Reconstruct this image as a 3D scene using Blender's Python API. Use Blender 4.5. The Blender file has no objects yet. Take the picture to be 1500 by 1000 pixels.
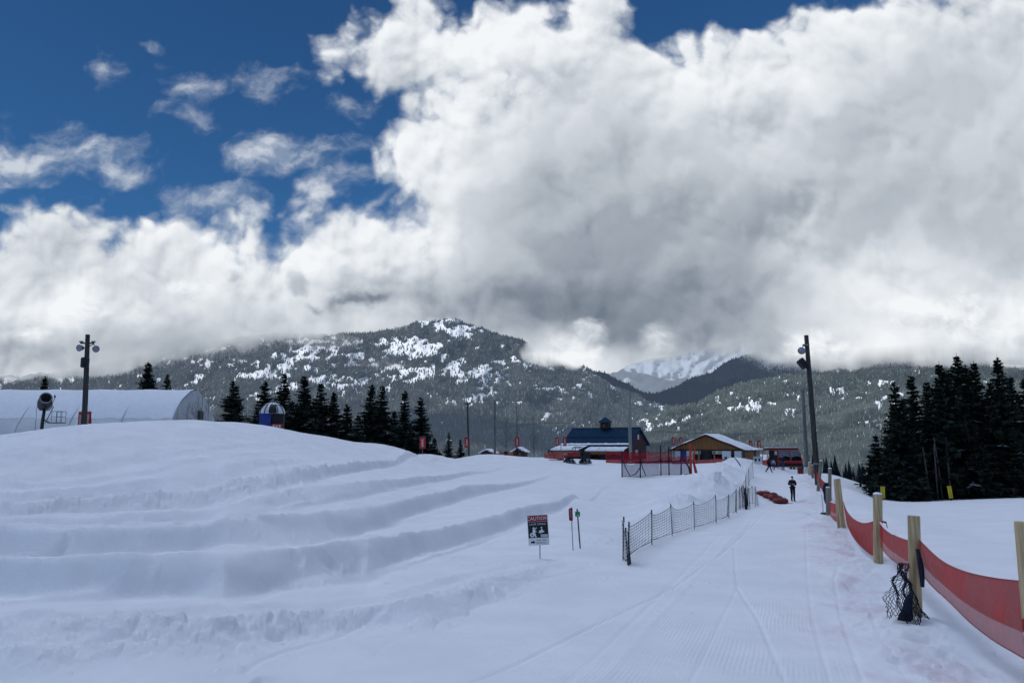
import bpy, bmesh, math, random
import numpy as np
from mathutils import Vector, Matrix, Quaternion

random.seed(7)
RNG = np.random.default_rng(7)
PI = math.pi
SC = bpy.context.scene
COL = SC.collection

# ------------------------------------------------------------------ camera model
F = 1083.0
PITCH = math.radians(8.1)
CP, SP = math.cos(PITCH), math.sin(PITCH)

def ray(px, py):
    """viewing direction of a picture point, scaled to y = 1"""
    x = (px - 750.0) / F
    u = (500.0 - py) / F
    y = CP - u * SP
    z = SP + u * CP
    return x / y, z / y

def P(px, py, d):
    U, V = ray(px, py)
    return Vector((U * d, d, V * d))

def Upx(px, py=660):
    return ray(px, py)[0]

def mpp(d):
    return d / F

# ------------------------------------------------------------------ numpy noise
def _hash(ix, iy, seed):
    n = (ix.astype(np.int64) * 374761393 + iy.astype(np.int64) * 668265263 + seed * 2147483647) & 0x7fffffff
    n = ((n ^ (n >> 13)) * 1274126177) & 0x7fffffff
    n = (n ^ (n >> 16)) & 0x7fffffff
    return (n % 65536) / 65535.0

def vnoise(x, y, seed=0):
    x = np.asarray(x, float); y = np.asarray(y, float)
    ix = np.floor(x); iy = np.floor(y)
    fx = x - ix; fy = y - iy
    fx = fx * fx * fx * (fx * (fx * 6 - 15) + 10); fy = fy * fy * fy * (fy * (fy * 6 - 15) + 10)
    a = _hash(ix, iy, seed); b = _hash(ix + 1, iy, seed)
    c = _hash(ix, iy + 1, seed); d = _hash(ix + 1, iy + 1, seed)
    return (a + (b - a) * fx) * (1 - fy) + (c + (d - c) * fx) * fy

def fbm(x, y, octv=4, seed=0, gain=0.5):
    s = 0; a = 1.0; t = 0
    for o in range(octv):
        s = s + a * vnoise(x * 2 ** o + 17.3 * o, y * 2 ** o + 5.1 * o, seed + o)
        t += a; a *= gain
    return s / t

def sstep(a, b, x):
    t = np.clip((x - a) / (b - a), 0, 1)
    return t * t * (3 - 2 * t)

# ------------------------------------------------------------------ node helpers
class NT:
    def __init__(s, tree):
        s.t = tree; s.n = tree.nodes; s.l = tree.links
    def new(s, typ, **kw):
        nd = s.n.new(typ)
        for k, v in kw.items():
            setattr(nd, k, v)
        return nd
    def put(s, sock, v):
        if isinstance(v, bpy.types.NodeSocket):
            s.l.new(v, sock)
        else:
            sock.default_value = v
    def m(s, op, a, b=0.0, c=0.0, clamp=False):
        nd = s.new('ShaderNodeMath', operation=op, use_clamp=clamp)
        s.put(nd.inputs[0], a); s.put(nd.inputs[1], b); s.put(nd.inputs[2], c)
        return nd.outputs[0]
    def v(s, op, a, b=(0, 0, 0), scale=None):
        nd = s.new('ShaderNodeVectorMath', operation=op)
        s.put(nd.inputs[0], a); s.put(nd.inputs[1], b)
        if scale is not None:
            s.put(nd.inputs['Scale'], scale)
        return nd.outputs['Value'] if op in ('LENGTH', 'DISTANCE', 'DOT_PRODUCT') else nd.outputs[0]
    def comb(s, x, y, z):
        nd = s.new('ShaderNodeCombineXYZ')
        s.put(nd.inputs[0], x); s.put(nd.inputs[1], y); s.put(nd.inputs[2], z)
        return nd.outputs[0]
    def sep(s, vec):
        nd = s.new('ShaderNodeSeparateXYZ'); s.put(nd.inputs[0], vec)
        return nd.outputs
    def mr(s, x, a, b, c=0.0, d=1.0, smooth=True):
        nd = s.new('ShaderNodeMapRange', interpolation_type='SMOOTHSTEP' if smooth else 'LINEAR', clamp=True)
        s.put(nd.inputs[0], x)
        for i, v in enumerate((a, b, c, d)):
            s.put(nd.inputs[1 + i], v)
        return nd.outputs[0]
    def noise(s, vec, scale, detail=4.0, rough=0.5, dist=0.0, dim='3D', lac=2.0):
        nd = s.new('ShaderNodeTexNoise', noise_dimensions=dim)
        s.put(nd.inputs['Vector'], vec)
        nd.inputs['Scale'].default_value = scale; nd.inputs['Detail'].default_value = detail
        nd.inputs['Roughness'].default_value = rough; nd.inputs['Distortion'].default_value = dist
        nd.inputs['Lacunarity'].default_value = lac
        return nd.outputs
    def voro(s, vec, scale, detail=0.0, rough=0.5, smooth=0.6, dim='2D'):
        nd = s.new('ShaderNodeTexVoronoi', voronoi_dimensions=dim, feature='F1')
        s.put(nd.inputs['Vector'], vec)
        nd.inputs['Scale'].default_value = scale; nd.inputs['Detail'].default_value = detail
        nd.inputs['Roughness'].default_value = rough
        return nd.outputs['Distance']
    def mixc(s, f, a, b):
        nd = s.new('ShaderNodeMix', data_type='RGBA')
        s.put(nd.inputs[0], f)
        for sk, v in ((nd.inputs[6], a), (nd.inputs[7], b)):
            if isinstance(v, bpy.types.NodeSocket): s.l.new(v, sk)
            else: sk.default_value = (v[0], v[1], v[2], 1)
        return nd.outputs[2]
    def bump(s, h, strength=0.3, dist=0.02, normal=None):
        nd = s.new('ShaderNodeBump')
        nd.inputs['Strength'].default_value = strength; nd.inputs['Distance'].default_value = dist
        s.put(nd.inputs['Height'], h)
        if normal is not None: s.put(nd.inputs['Normal'], normal)
        return nd.outputs[0]

MATS = {}
def new_mat(name):
    mt = bpy.data.materials.new(name); mt.use_nodes = True
    nt = NT(mt.node_tree); nt.n.clear()
    out = nt.new('ShaderNodeOutputMaterial')
    MATS[name] = mt
    return mt, nt, out

def mat(name, col, rough=0.7, var=0.25, scale=3.0, metal=0.0, bump=0.0, stretch=(1, 1, 1), spec=0.3):
    """plain surface: principled with noise-varied colour and roughness"""
    if name in MATS: return MATS[name]
    mt, nt, out = new_mat(name)
    b = nt.new('ShaderNodeBsdfPrincipled')
    tc = nt.new('ShaderNodeTexCoord').outputs['Object']
    tc = nt.v('MULTIPLY', tc, stretch)
    n = nt.noise(tc, scale, 5, 0.6)[0]
    lo = [c * (1 - var) for c in col]; hi = [min(1, c * (1 + var)) for c in col]
    nt.l.new(nt.mixc(nt.mr(n, 0.3, 0.7), lo, hi), b.inputs['Base Color'])
    b.inputs['Roughness'].default_value = rough; b.inputs['Metallic'].default_value = metal
    b.inputs['Specular IOR Level'].default_value = spec
    if bump: nt.l.new(nt.bump(n, bump, 0.02), b.inputs['Normal'])
    nt.l.new(b.outputs[0], out.inputs[0])
    return mt

def fabric_mat(name, col, alpha, var=0.2):
    """woven open mesh: lets part of the light straight through"""
    if name in MATS: return MATS[name]
    mt, nt, out = new_mat(name)
    tc = nt.new('ShaderNodeTexCoord').outputs['Object']
    n = nt.noise(tc, 2.2, 6, 0.65)[0]
    c = nt.mixc(nt.mr(n, 0.3, 0.7), [x * (1 - var) for x in col], [x * (1 + var) for x in col])
    # snow dust and scuffs in the cloth, and creases
    sc = nt.noise(nt.v('MULTIPLY', tc, (2.5, 2.5, 1.0)), 5.0, 6, .75)[0]
    c = nt.mixc(nt.mr(sc, .60, .74, 0, .30), c, (.50, .36, .38))
    cr = nt.noise(nt.v('MULTIPLY', tc, (3.0, 3.0, .7)), 3.0, 4, .6, .6)[0]
    bn = nt.bump(cr, .55, .12)
    d = nt.new('ShaderNodeBsdfDiffuse'); t = nt.new('ShaderNodeBsdfTranslucent'); tr = nt.new('ShaderNodeBsdfTransparent')
    nt.l.new(c, d.inputs[0]); nt.l.new(c, t.inputs[0]); nt.l.new(bn, d.inputs['Normal'])
    m1 = nt.new('ShaderNodeMixShader'); m1.inputs[0].default_value = 0.35
    nt.l.new(d.outputs[0], m1.inputs[1]); nt.l.new(t.outputs[0], m1.inputs[2])
    m2 = nt.new('ShaderNodeMixShader')
    nt.l.new(nt.mr(n, 0.2, 0.8, alpha - 0.04, alpha + 0.04), m2.inputs[0])
    nt.l.new(tr.outputs[0], m2.inputs[1]); nt.l.new(m1.outputs[0], m2.inputs[2])
    nt.l.new(m2.outputs[0], out.inputs[0])
    return mt

# ------------------------------------------------------------------ mesh helpers
class MB:
    def __init__(s):
        s.vs = []; s.fs = []; s.mi = []
    def add(s, vs, fs, mi=0):
        o = len(s.vs)
        s.vs += [tuple(v) for v in vs]
        s.fs += [tuple(i + o for i in f) for f in fs]
        s.mi += [mi] * len(fs)
        return s
    def box(s, c, size, rz=0.0, mi=0, M=None):
        x, y, z = [k / 2 for k in size]
        vs = [Vector((a * x, b * y, c_ * z)) for a in (-1, 1) for b in (-1, 1) for c_ in (-1, 1)]
        if rz: vs = [Matrix.Rotation(rz, 3, 'Z') @ v for v in vs]
        if M is not None: vs = [M @ v for v in vs]
        vs = [v + Vector(c) for v in vs]
        return s.add(vs, [(0, 1, 3, 2), (4, 6, 7, 5), (0, 4, 5, 1), (2, 3, 7, 6), (0, 2, 6, 4), (1, 5, 7, 3)], mi)
    def tube(s, pts, r, n=8, caps=True, mi=0):
        pts = [Vector(p) for p in pts]
        rs = r if isinstance(r, (list, tuple)) else [r] * len(pts)
        vs = []; fs = []
        up = None
        for i, p in enumerate(pts):
            t = (pts[min(i + 1, len(pts) - 1)] - pts[max(i - 1, 0)])
            if t.length < 1e-9: t = Vector((0, 0, 1))
            t.normalize()
            if up is None:
                up = t.orthogonal().normalized()
            up = (up - t * up.dot(t))
            up = up.normalized() if up.length > 1e-6 else t.orthogonal().normalized()
            w = t.cross(up)
            for k in range(n):
                a = 2 * PI * k / n
                vs.append(p + (up * math.cos(a) + w * math.sin(a)) * rs[i])
        for i in range(len(pts) - 1):
            for k in range(n):
                k2 = (k + 1) % n
                fs.append((i * n + k, i * n + k2, (i + 1) * n + k2, (i + 1) * n + k))
        if caps and n > 2:
            fs.append(tuple(range(n - 1, -1, -1))); fs.append(tuple((len(pts) - 1) * n + k for k in range(n)))
        return s.add(vs, fs, mi)
    def lathe(s, prof, n=20, M=None, mi=0):
        """prof: (radius, z) list, spun about z"""
        vs = []; fs = []
        for (r, z) in prof:
            for k in range(n):
                a = 2 * PI * k / n
                vs.append(Vector((r * math.cos(a), r * math.sin(a), z)))
        for i in range(len(prof) - 1):
            for k in range(n):
                k2 = (k + 1) % n
                fs.append((i * n + k, i * n + k2, (i + 1) * n + k2, (i + 1) * n + k))
        if M is not None: vs = [M @ v for v in vs]
        return s.add(vs, fs, mi)
    def prism(s, poly, depth, M=None, mi=0):
        """poly: (x, z) outline in the xz plane, extruded along +y by depth"""
        n = len(poly)
        vs = [Vector((x, 0, z)) for x, z in poly] + [Vector((x, depth, z)) for x, z in poly]
        fs = [tuple(range(n)), tuple(range(2 * n - 1, n - 1, -1))]
        fs += [(i, i + n, (i + 1) % n + n, (i + 1) % n) for i in range(n)]
        if M is not None: vs = [M @ v for v in vs]
        return s.add(vs, fs, mi)
    def build(s, name, mats, parent=None, smooth=False, loc=None):
        me = bpy.data.meshes.new(name)
        me.from_pydata(s.vs, [], s.fs)
        for m_ in (mats if isinstance(mats, (list, tuple)) else [mats]):
            me.materials.append(m_)
        if any(s.mi): me.polygons.foreach_set('material_index', s.mi)
        if smooth: me.polygons.foreach_set('use_smooth', [True] * len(s.fs))
        me.update()
        o = bpy.data.objects.new(name, me); COL.objects.link(o)
        if parent is not None: o.parent = parent
        if loc is not None: o.location = loc
        return o

def bevel_mesh(o, w=0.02, seg=2):
    bm = bmesh.new(); bm.from_mesh(o.data)
    bmesh.ops.remove_doubles(bm, verts=bm.verts, dist=1e-5)
    bmesh.ops.recalc_face_normals(bm, faces=bm.faces)
    bmesh.ops.bevel(bm, geom=bm.edges[:], offset=w, segments=seg, affect='EDGES', profile=0.5)
    bm.to_mesh(o.data); bm.free()
    return o

def tag(o, label, cat, group=None, kind=None):
    o['label'] = label; o['category'] = cat
    if group: o['group'] = group
    if kind: o['kind'] = kind
    return o

def thing(name, label, cat, loc=(0, 0, 0), rz=0.0, group=None):
    o = bpy.data.objects.new(name, None); COL.objects.link(o)
    o.location = loc; o.rotation_euler = (0, 0, rz)
    o.empty_display_size = 0.3
    return tag(o, label, cat, group)

def copy_tree(o, parent=None):
    c = o.copy(); COL.objects.link(c)
    if parent is not None: c.parent = parent
    for ch in list(o.children):
        copy_tree(ch, c)
    return c

def np_mesh(name, verts, faces, mats, smooth=True, attrs=None):
    me = bpy.data.meshes.new(name)
    verts = np.ascontiguousarray(verts, np.float32); faces = np.ascontiguousarray(faces, np.int32)
    k = faces.shape[1]
    me.vertices.add(len(verts)); me.vertices.foreach_set('co', verts.ravel())
    me.loops.add(faces.size); me.loops.foreach_set('vertex_index', faces.ravel())
    me.polygons.add(len(faces))
    me.polygons.foreach_set('loop_start', np.arange(0, faces.size, k, dtype=np.int32))
    me.update(calc_edges=True)
    if smooth: me.polygons.foreach_set('use_smooth', np.ones(len(faces), bool))
    for m_ in (mats if isinstance(mats, (list, tuple)) else [mats]):
        me.materials.append(m_)
    for an, av in (attrs or {}).items():
        a = me.attributes.new(an, 'FLOAT', 'POINT'); a.data.foreach_set('value', np.ascontiguousarray(av, np.float32).ravel())
    me.validate()
    o = bpy.data.objects.new(name, me); COL.objects.link(o)
    return o

def grid_faces(nr, nc):
    i = np.arange(nr - 1)[:, None] * nc + np.arange(nc - 1)[None, :]
    i = i.ravel()
    return np.stack([i, i + 1, i + nc + 1, i + nc], 1)

_DG = None
def text_mesh(body, size, align='CENTER', extrude=0.0, sx=1.0):
    cu = bpy.data.curves.new('lettering', 'FONT')
    cu.body = body; cu.size = size; cu.align_x = align; cu.align_y = 'CENTER'; cu.extrude = extrude; cu.resolution_u = 2
    ob = bpy.data.objects.new('lettering', cu); COL.objects.link(ob)
    bpy.context.view_layer.update()
    dg = bpy.context.evaluated_depsgraph_get()
    me = bpy.data.meshes.new_from_object(ob.evaluated_get(dg))
    bpy.data.objects.remove(ob)
    for v in me.vertices: v.co.x *= sx
    return me

def text_part(body, size, material, parent, loc, name='lettering', sx=1.0, rot=(PI / 2, 0, 0)):
    me = text_mesh(body, size, sx=sx)
    me.materials.clear(); me.materials.append(material)
    o = bpy.data.objects.new(name, me); COL.objects.link(o)
    o.parent = parent; o.location = loc; o.rotation_euler = rot
    return o

# ------------------------------------------------------------------ terrain (near slope)
CTRL = []
def cz(px, py, d):
    U, V = ray(px, py); CTRL.append((U, d, V * d))
def cu(U, d, z): CTRL.append((U, d, z))
def plane_z(d): return -(2.0 + 0.038 * d)

for U in (-0.05, 0.08, 0.2, 0.32, 0.45, 0.6, 0.75):
    for d in (1.2, 4, 7.1, 10):
        cu(U, d, plane_z(d))
for U in (0.14, 0.2, 0.27, 0.34, 0.4, 0.45):
    for d in (14, 19, 26, 35, 45): cu(U, d, plane_z(d))
for U in (-0.75, -0.5, -0.25):
    for d in (1.2, 4, 7): cu(U, d, -2.1 - 0.035 * d)
for a in [(1342, 901, 10.3), (1287, 826, 15.6), (1235, 775, 25.6), (1213, 756, 34), (1215, 734, 45), (1199, 719, 56), (1162, 735, 54), (1120, 737, 54), (1200, 733, 53), (1127, 694, 82), (1190, 706, 72), (1145, 685, 92), (1060, 677, 97), (890, 672, 117),
          (845, 678, 94), (920, 700, 62), (1000, 700, 62), (960, 740, 39), (900, 690, 80), (1010, 684, 85), (757, 669, 108), (700, 665.5, 90), (620, 664, 75),
          (560, 655, 65), (480, 640, 58), (380, 622, 52), (340, 618, 51), (290, 615, 50), (200, 618, 48), (100, 625, 46), (0, 645, 42), (-120, 668, 38),
          (0, 690, 30), (0, 734, 24), (0, 782, 18.5), (0, 824, 14.5), (0, 900, 10.2), (0, 926, 9.2),
          (150, 655, 37), (150, 700, 28), (150, 735, 23.5),
          (290, 655, 38), (290, 694, 29), (290, 725, 24.5), (290, 776, 19), (290, 818, 15), (290, 885, 10.8),
          (400, 655, 43), (480, 676, 40), (480, 696, 33), (480, 730, 27), (480, 762, 23), (480, 806, 17.5), (480, 873, 12.3), (480, 893, 11.5),
          (560, 672, 54), (620, 672, 62), (620, 706, 42), (620, 731, 34), (620, 783, 24), (620, 852, 13.8),
          (750, 682, 75), (750, 709, 52), (750, 756, 30), (750, 828, 16.5),
          (850, 690, 75), (850, 730, 39), (850, 770, 27), (850, 806, 20),
          (1300, 734, 62), (1400, 732, 63), (1500, 729, 62), (1600, 727, 62), (1400, 742, 50), (1400, 760, 38), (1400, 798, 22.5), (1500, 848, 13),
          (1208, 692, 78), (1235, 706, 71), (1265, 727, 64), (1240, 722, 58), (1225, 740, 44)]:
    cz(*a)
# behind the crest of the mound the ground falls to the level of the tent
for px, z in ((-200, 0.0), (0, 0.2), (150, 0.3), (290, 0.3), (400, -0.5), (480, -1.0), (560, -1.6), (640, -2.0)):
    cu(Upx(px), 66, z + 0.2); cu(Upx(px), 85, z); cu(Upx(px), 115, z - 0.3)
for px in (-200, 0, 200, 400, 550): cu(Upx(px), 180, -3)
for px in (640, 750, 900, 1050, 1150): cu(Upx(px), 135, -2.2); cu(Upx(px), 180, -6)
for px in (1215, 1260): cu(Upx(px), 90, -5.5); cu(Upx(px), 120, -10); cu(Upx(px), 180, -22)
for px in (1320, 1400, 1500, 1650): cu(Upx(px), 78, -5.2); cu(Upx(px), 100, -7.5); cu(Upx(px), 180, -20)
CT = np.array(CTRL)
LSC = 0.55
def _tps(r2): return 0.5 * r2 * np.log(np.maximum(r2, 1e-12))
cX = np.stack([CT[:, 0], LSC * np.log(CT[:, 1])], 1)
n_ = len(cX)
_K = _tps(((cX[:, None] - cX[None]) ** 2).sum(-1)) + 2e-4 * np.eye(n_)
_Pm = np.concatenate([np.ones((n_, 1)), cX], 1)
_A = np.block([[_K, _Pm], [_Pm.T, np.zeros((3, 3))]])
_W = np.linalg.solve(_A, np.concatenate([CT[:, 2], np.zeros(3)]))
def base_z(U, d):
    U = np.clip(np.asarray(U, float), -0.85, 0.85); d = np.asarray(d, float)
    a = U; b = LSC * np.log(np.clip(d, 1.2, 180))
    z = _W[n_] + _W[n_ + 1] * a + _W[n_ + 2] * b
    for i in range(n_):
        z = z + _W[i] * _tps((a - cX[i, 0]) ** 2 + (b - cX[i, 1]) ** 2)
    return z

def hit(px, py, dmin=4, dmax=90, dz=0.0):
    """depth at which the viewing ray meets the base slope"""
    U, V = ray(px, py)
    ds = np.exp(np.linspace(math.log(dmin), math.log(dmax), 400))
    f = V * ds - base_z(np.full_like(ds, U), ds) - dz
    k = np.where((f[:-1] > 0) & (f[1:] <= 0))[0]
    if len(k) == 0:
        return U, ds[np.argmin(np.abs(f))]
    k = k[0]; t = f[k] / (f[k] - f[k + 1])
    return U, ds[k] + t * (ds[k + 1] - ds[k])

# lane banks: (picture polyline, height, front width, back width, lumpiness)
LANES = [
    ([(-60, 930), (0, 926), (100, 918), (200, 908), (300, 905), (430, 895), (520, 889), (600, 882), (640, 873), (700, 858), (750, 843), (800, 829), (850, 822)], .15, .36, .40, .5),
    ([(-60, 903), (0, 900), (150, 892), (300, 884), (400, 878), (480, 873), (560, 866), (620, 853), (680, 840), (740, 831), (800, 822)], .07, .22, .8, .2),
    ([(-60, 826), (0, 824), (100, 823), (200, 820), (300, 818), (400, 810), (480, 805), (560, 796), (640, 778), (700, 766), (760, 753), (840, 731), (880, 715), (905, 700)], .40, .34, 1.3, .2),
    ([(-60, 783), (0, 782), (100, 783), (200, 779), (300, 776), (340, 776), (400, 771), (475, 761), (560, 745), (640, 727), (720, 714), (790, 702), (835, 689)], .40, .38, 1.6, .2),
    ([(-60, 777), (0, 772), (160, 766), (320, 756), (400, 741), (500, 726), (560, 716), (600, 709), (660, 700), (720, 687), (780, 678)], .26, .40, 1.6, .2),
    ([(-60, 750), (0, 748), (140, 741), (240, 731), (340, 720), (400, 710), (480, 696), (520, 684), (580, 676), (640, 669), (690, 667)], .30, .45, 1.8, .7),
    ([(-60, 735), (0, 733), (120, 728), (240, 715), (320, 700), (400, 688), (500, 678)], .26, .5, 2.0, .3),
    ([(-60, 705), (0, 697), (120, 680), (240, 660), (300, 652)], .24, .5, 1.8, .4),
    ([(-60, 688), (0, 680), (100, 662), (200, 645), (300, 632)], .22, .5, 1.6, .4),
    ([(-60, 872), (0, 871), (150, 866), (300, 860), (450, 851), (540, 836), (620, 817), (680, 795), (750, 775), (820, 748)], .06, .14, .5, .15),
    ([(-60, 812), (0, 810), (200, 800), (400, 796), (500, 783), (600, 763), (700, 742)], .06, .14, .5, .15),
    ([(300, 778), (420, 762), (520, 742), (620, 722), (700, 703)], .06, .16, .5, .15),
    ([(60, 712), (240, 692), (380, 672), (470, 663)], .10, .22, .8, .45),
    ([(250, 668), (330, 655), (420, 650), (500, 654)], .08, .25, 1.0, .2),
]
GROOVES = [  # thin tracks on the groomed lane: polyline, depth, half width
    ([(1152, 1000), (1110, 905), (1080, 860), (1075, 800), (1100, 765)], -.030, .035),
    ([(1216, 1000), (1190, 905), (1183, 850), (1180, 770)], -.026, .035),
    ([(1265, 1000), (1232, 905), (1222, 850), (1228, 832)], -.032, .035),
    ([(690, 1000), (760, 970), (850, 925), (985, 862), (1070, 800), (1130, 745)], -.036, .04),
    ([(880, 1000), (940, 930), (1010, 855), (1075, 785), (1120, 735)], .022, .07),
    ([(830, 1000), (905, 930), (985, 855), (1060, 780)], -.020, .05),
    ([(380, 966), (560, 905), (640, 880), (720, 862), (800, 845), (860, 833)], -.045, .05),
    ([(560, 945), (700, 885), (800, 862)], -.016, .06),
    ([(1010, 1000), (1050, 920), (1085, 850)], -.016, .035),
    ([(1330, 1000), (1290, 935), (1265, 880)], -.02, .04),
]
_du = 0.00125
us = np.arange(-0.80, 0.80, _du)
ext = 0.80 * 1.035 ** np.arange(1, 60)
UU = np.concatenate([-ext[::-1], us, ext])
DD = np.exp(np.concatenate([np.arange(math.log(1.2), math.log(6), .014), np.arange(math.log(6), math.log(24), .0056), np.arange(math.log(24), math.log(182), .0085)]))
gU, gD = np.meshgrid(UU, DD)
# evaluate the spline on a coarser lattice and interpolate up (it is smooth)
cUU = np.linspace(-0.86, 0.86, 230); cLD = np.linspace(math.log(1.2), math.log(182), 190)
cZ = base_z(*np.meshgrid(cUU, np.exp(cLD)))
def base_fast(U, d):
    fx = (np.clip(U, -0.86, 0.86) + 0.86) / 1.72 * 229; fy = (np.log(np.clip(d, 1.2, 182)) - cLD[0]) / (cLD[-1] - cLD[0]) * 189
    ix = np.clip(fx.astype(int), 0, 228); iy = np.clip(fy.astype(int), 0, 188); fx = fx - ix; fy = fy - iy
    return (cZ[iy, ix] * (1 - fx) + cZ[iy, ix + 1] * fx) * (1 - fy) + (cZ[iy + 1, ix] * (1 - fx) + cZ[iy + 1, ix + 1] * fx) * fy
gZ = base_fast(gU, gD)
gX = gU * gD
big = sstep(120, 160, gD)
n_lump = fbm(gX * 2.1, gD * 2.1, 4, 3)
n_big = fbm(gX * 0.35, gD * 0.35, 3, 9)
n_fine = fbm(gX * 5, gD * 5, 3, 21)
rough_m = np.zeros_like(gZ); crumb_m = np.zeros_like(gZ); chunk_m = np.zeros_like(gZ)
def curve_ud(pl, dz=0.0):
    ue = max(ray(*p)[0] for p in pl)
    h_ = [hit(*p, dz=dz * float(np.clip((ue - ray(*p)[0]) / .22, 0, 1))) for p in pl]
    h_.sort()
    u = np.array([a for a, b in h_]); d = np.array([b for a, b in h_])
    uf = np.linspace(u[0], u[-1], 200)
    df = np.interp(uf, u, d)
    k = np.ones(13) / 13
    df = np.convolve(np.pad(df, 6, mode='edge'), k, 'valid')
    return uf, df
for (pl, h, wf, wb, lump) in LANES:
    uf, df = curve_ud(pl, 1.12 * h + (.08 if h == .07 else 0))
    dk = np.interp(gU, uf, df)
    x = uf * df
    sl = np.interp(gU, uf, np.gradient(df, uf) / np.maximum(df, 1e-3))
    cosf = 1 / np.sqrt(1 + np.minimum(np.abs(np.gradient(df) / np.maximum(np.abs(np.gradient(x)), 1e-3)), 3) ** 2)
    cosf = np.interp(gU, uf, cosf)
    wob = (fbm(gX * 0.5, 0 * gD + h * 40, 3, 31) - .5) * .5
    s = (dk - gD) * cosf + wob                 # + : camera side
    fade = sstep(uf[-1] + .01, uf[-1] - .16, gU) * sstep(uf[0] - 3.2, uf[0], gU)
    # terrace: crisp lip, steep riser toward the camera, long gentle back
    s = s + (n_fine - .5) * .03 * (0.3 + lump) + (n_lump - .5) * .16 * lump
    fr = np.clip(1 - s / (wf * 1.15), 0, 1)
    prof = np.where(s > 0, fr * fr * (3 - 2 * fr) * .35 + fr * .65, np.exp(-np.clip(-s / (wb * 1.5), 0, 9) ** 1.6))
    hh = 1.22 * h * (0.85 + 0.3 * fbm(gX * 0.18, gD * 0.05, 2, 55) + lump * .45 * (n_lump - .5))
    gZ += prof * hh * fade
    # small raised lip of spilled snow along the edge
    gZ += (.02 + .06 * lump * n_lump) * np.exp(-(s / .16) ** 2) * fade * sstep(.35, .6, fbm(gX * 1.1, gD * .3 + h * 9, 3, 77))
    # shallow gutter in front of each bank
    gZ -= 0.16 * h * np.exp(-((s - wf * 1.6) / (wf * .7)) ** 2) * fade
    if lump > .45: chunk_m = np.maximum(chunk_m, np.exp(-((s - wf * .35) / (wf * 1.0)) ** 2) * fade * sstep(.30, .55, fbm(gX * .7, gD * .7, 2, 88) + (lump - .5)))
    crumb_m = np.maximum(crumb_m, np.exp(-((s - wf * .5) / (wf * .9 + .2)) ** 2) * fade * (.25 + lump))
    rough_m = np.maximum(rough_m, np.exp(-(s / (wf * 1.2)) ** 2) * fade * (0.22 + lump))
for (pl, dep, w) in GROOVES:
    h_ = [hit(*p) for p in pl]
    h_.sort(key=lambda a: a[1])
    d_ = np.array([b for a, b in h_]); x_ = np.array([a * b for a, b in h_])
    xk = np.interp(gD, d_, x_)
    m_ = (gD > d_[0] - .5) & (gD < d_[-1])
    gZ += np.where(m_, dep * .62 * np.exp(-((gX - xk) / w) ** 2), 0)
# ploughed berm between the lanes and the walkway
def pile(px, py, rx, ry, h, seed, rot=0.0, lump=.6):
    global gZ, rough_m, chunk_m
    U, d = hit(px, py)
    dx = gX - U * d; dy = gD - d
    a = (dx * math.cos(rot) + dy * math.sin(rot)) / rx; b = (-dx * math.sin(rot) + dy * math.cos(rot)) / ry
    q = np.exp(-(a * a + b * b))
    gZ = gZ + h * q * (1 + lump * 1.6 * (fbm(gX * .9, gD * .9, 4, seed) - .5))
    rough_m = np.maximum(rough_m, q * 0.9); chunk_m = np.maximum(chunk_m, q * .8)
pile(1040, 722, 2.6, 6.5, 1.25, 71, -.35)
pile(1000, 748, 1.6, 4.0, .75, 72, -.35)
pile(955, 772, 1.2, 3.5, .4, 73, -.5)
pile(1062, 698, 2.4, 6, 1.1, 74, -.2)
pile(1083, 686, 2.0, 4, 1.0, 75)
pile(1108, 686, 1.5, 2.5, .55, 78)
pile(905, 795, 1.0, 1.8, .16, 76)
# snow blocks heaped at the near end of the first bank
for (px, py, rr, hh) in ((20, 965, .36, .11), (75, 970, .30, .08), (150, 955, .4, .06), (235, 945, .4, .05)):
    pile(px, py, rr * 1.4, rr, hh, 80, 0, .9)
# trampled strip along the right hand fence
FEN = [(1500, 1010, 0), (1340, 905, 0), (1285, 829, 0), (1234, 777, 0), (1213, 758, 0), (1201, 722, 0), (1190, 705, 0)]
FEN_UD = [(Upx(1506, 1010), 7.2), (Upx(1341, 905), 10.3), (Upx(1287, 829), 16.2), (Upx(1234, 777), 26.5), (Upx(1212, 758), 34.5), (Upx(1202, 724), 58), (Upx(1194, 709), 72), (Upx(1188, 700), 79)]
fd_ = np.array([b for a, b in FEN_UD]); fx_ = np.array([a * b for a, b in FEN_UD])
fenx = np.interp(gD, fd_, fx_)
fs_ = gX - fenx
strip = np.exp(-((fs_ + .55) / .65) ** 2) * sstep(90, 78, gD)
gZ += strip * (0.055 * (n_lump - .5) * 2 + .03 * (n_fine - .5) * 2) + .05 * strip
rough_m = np.maximum(rough_m, strip * .55)
gZ += .35 * np.exp(-((fs_ - 2.2) / 1.6) ** 2) * sstep(14, 25, gD) * sstep(75, 60, gD)
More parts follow.
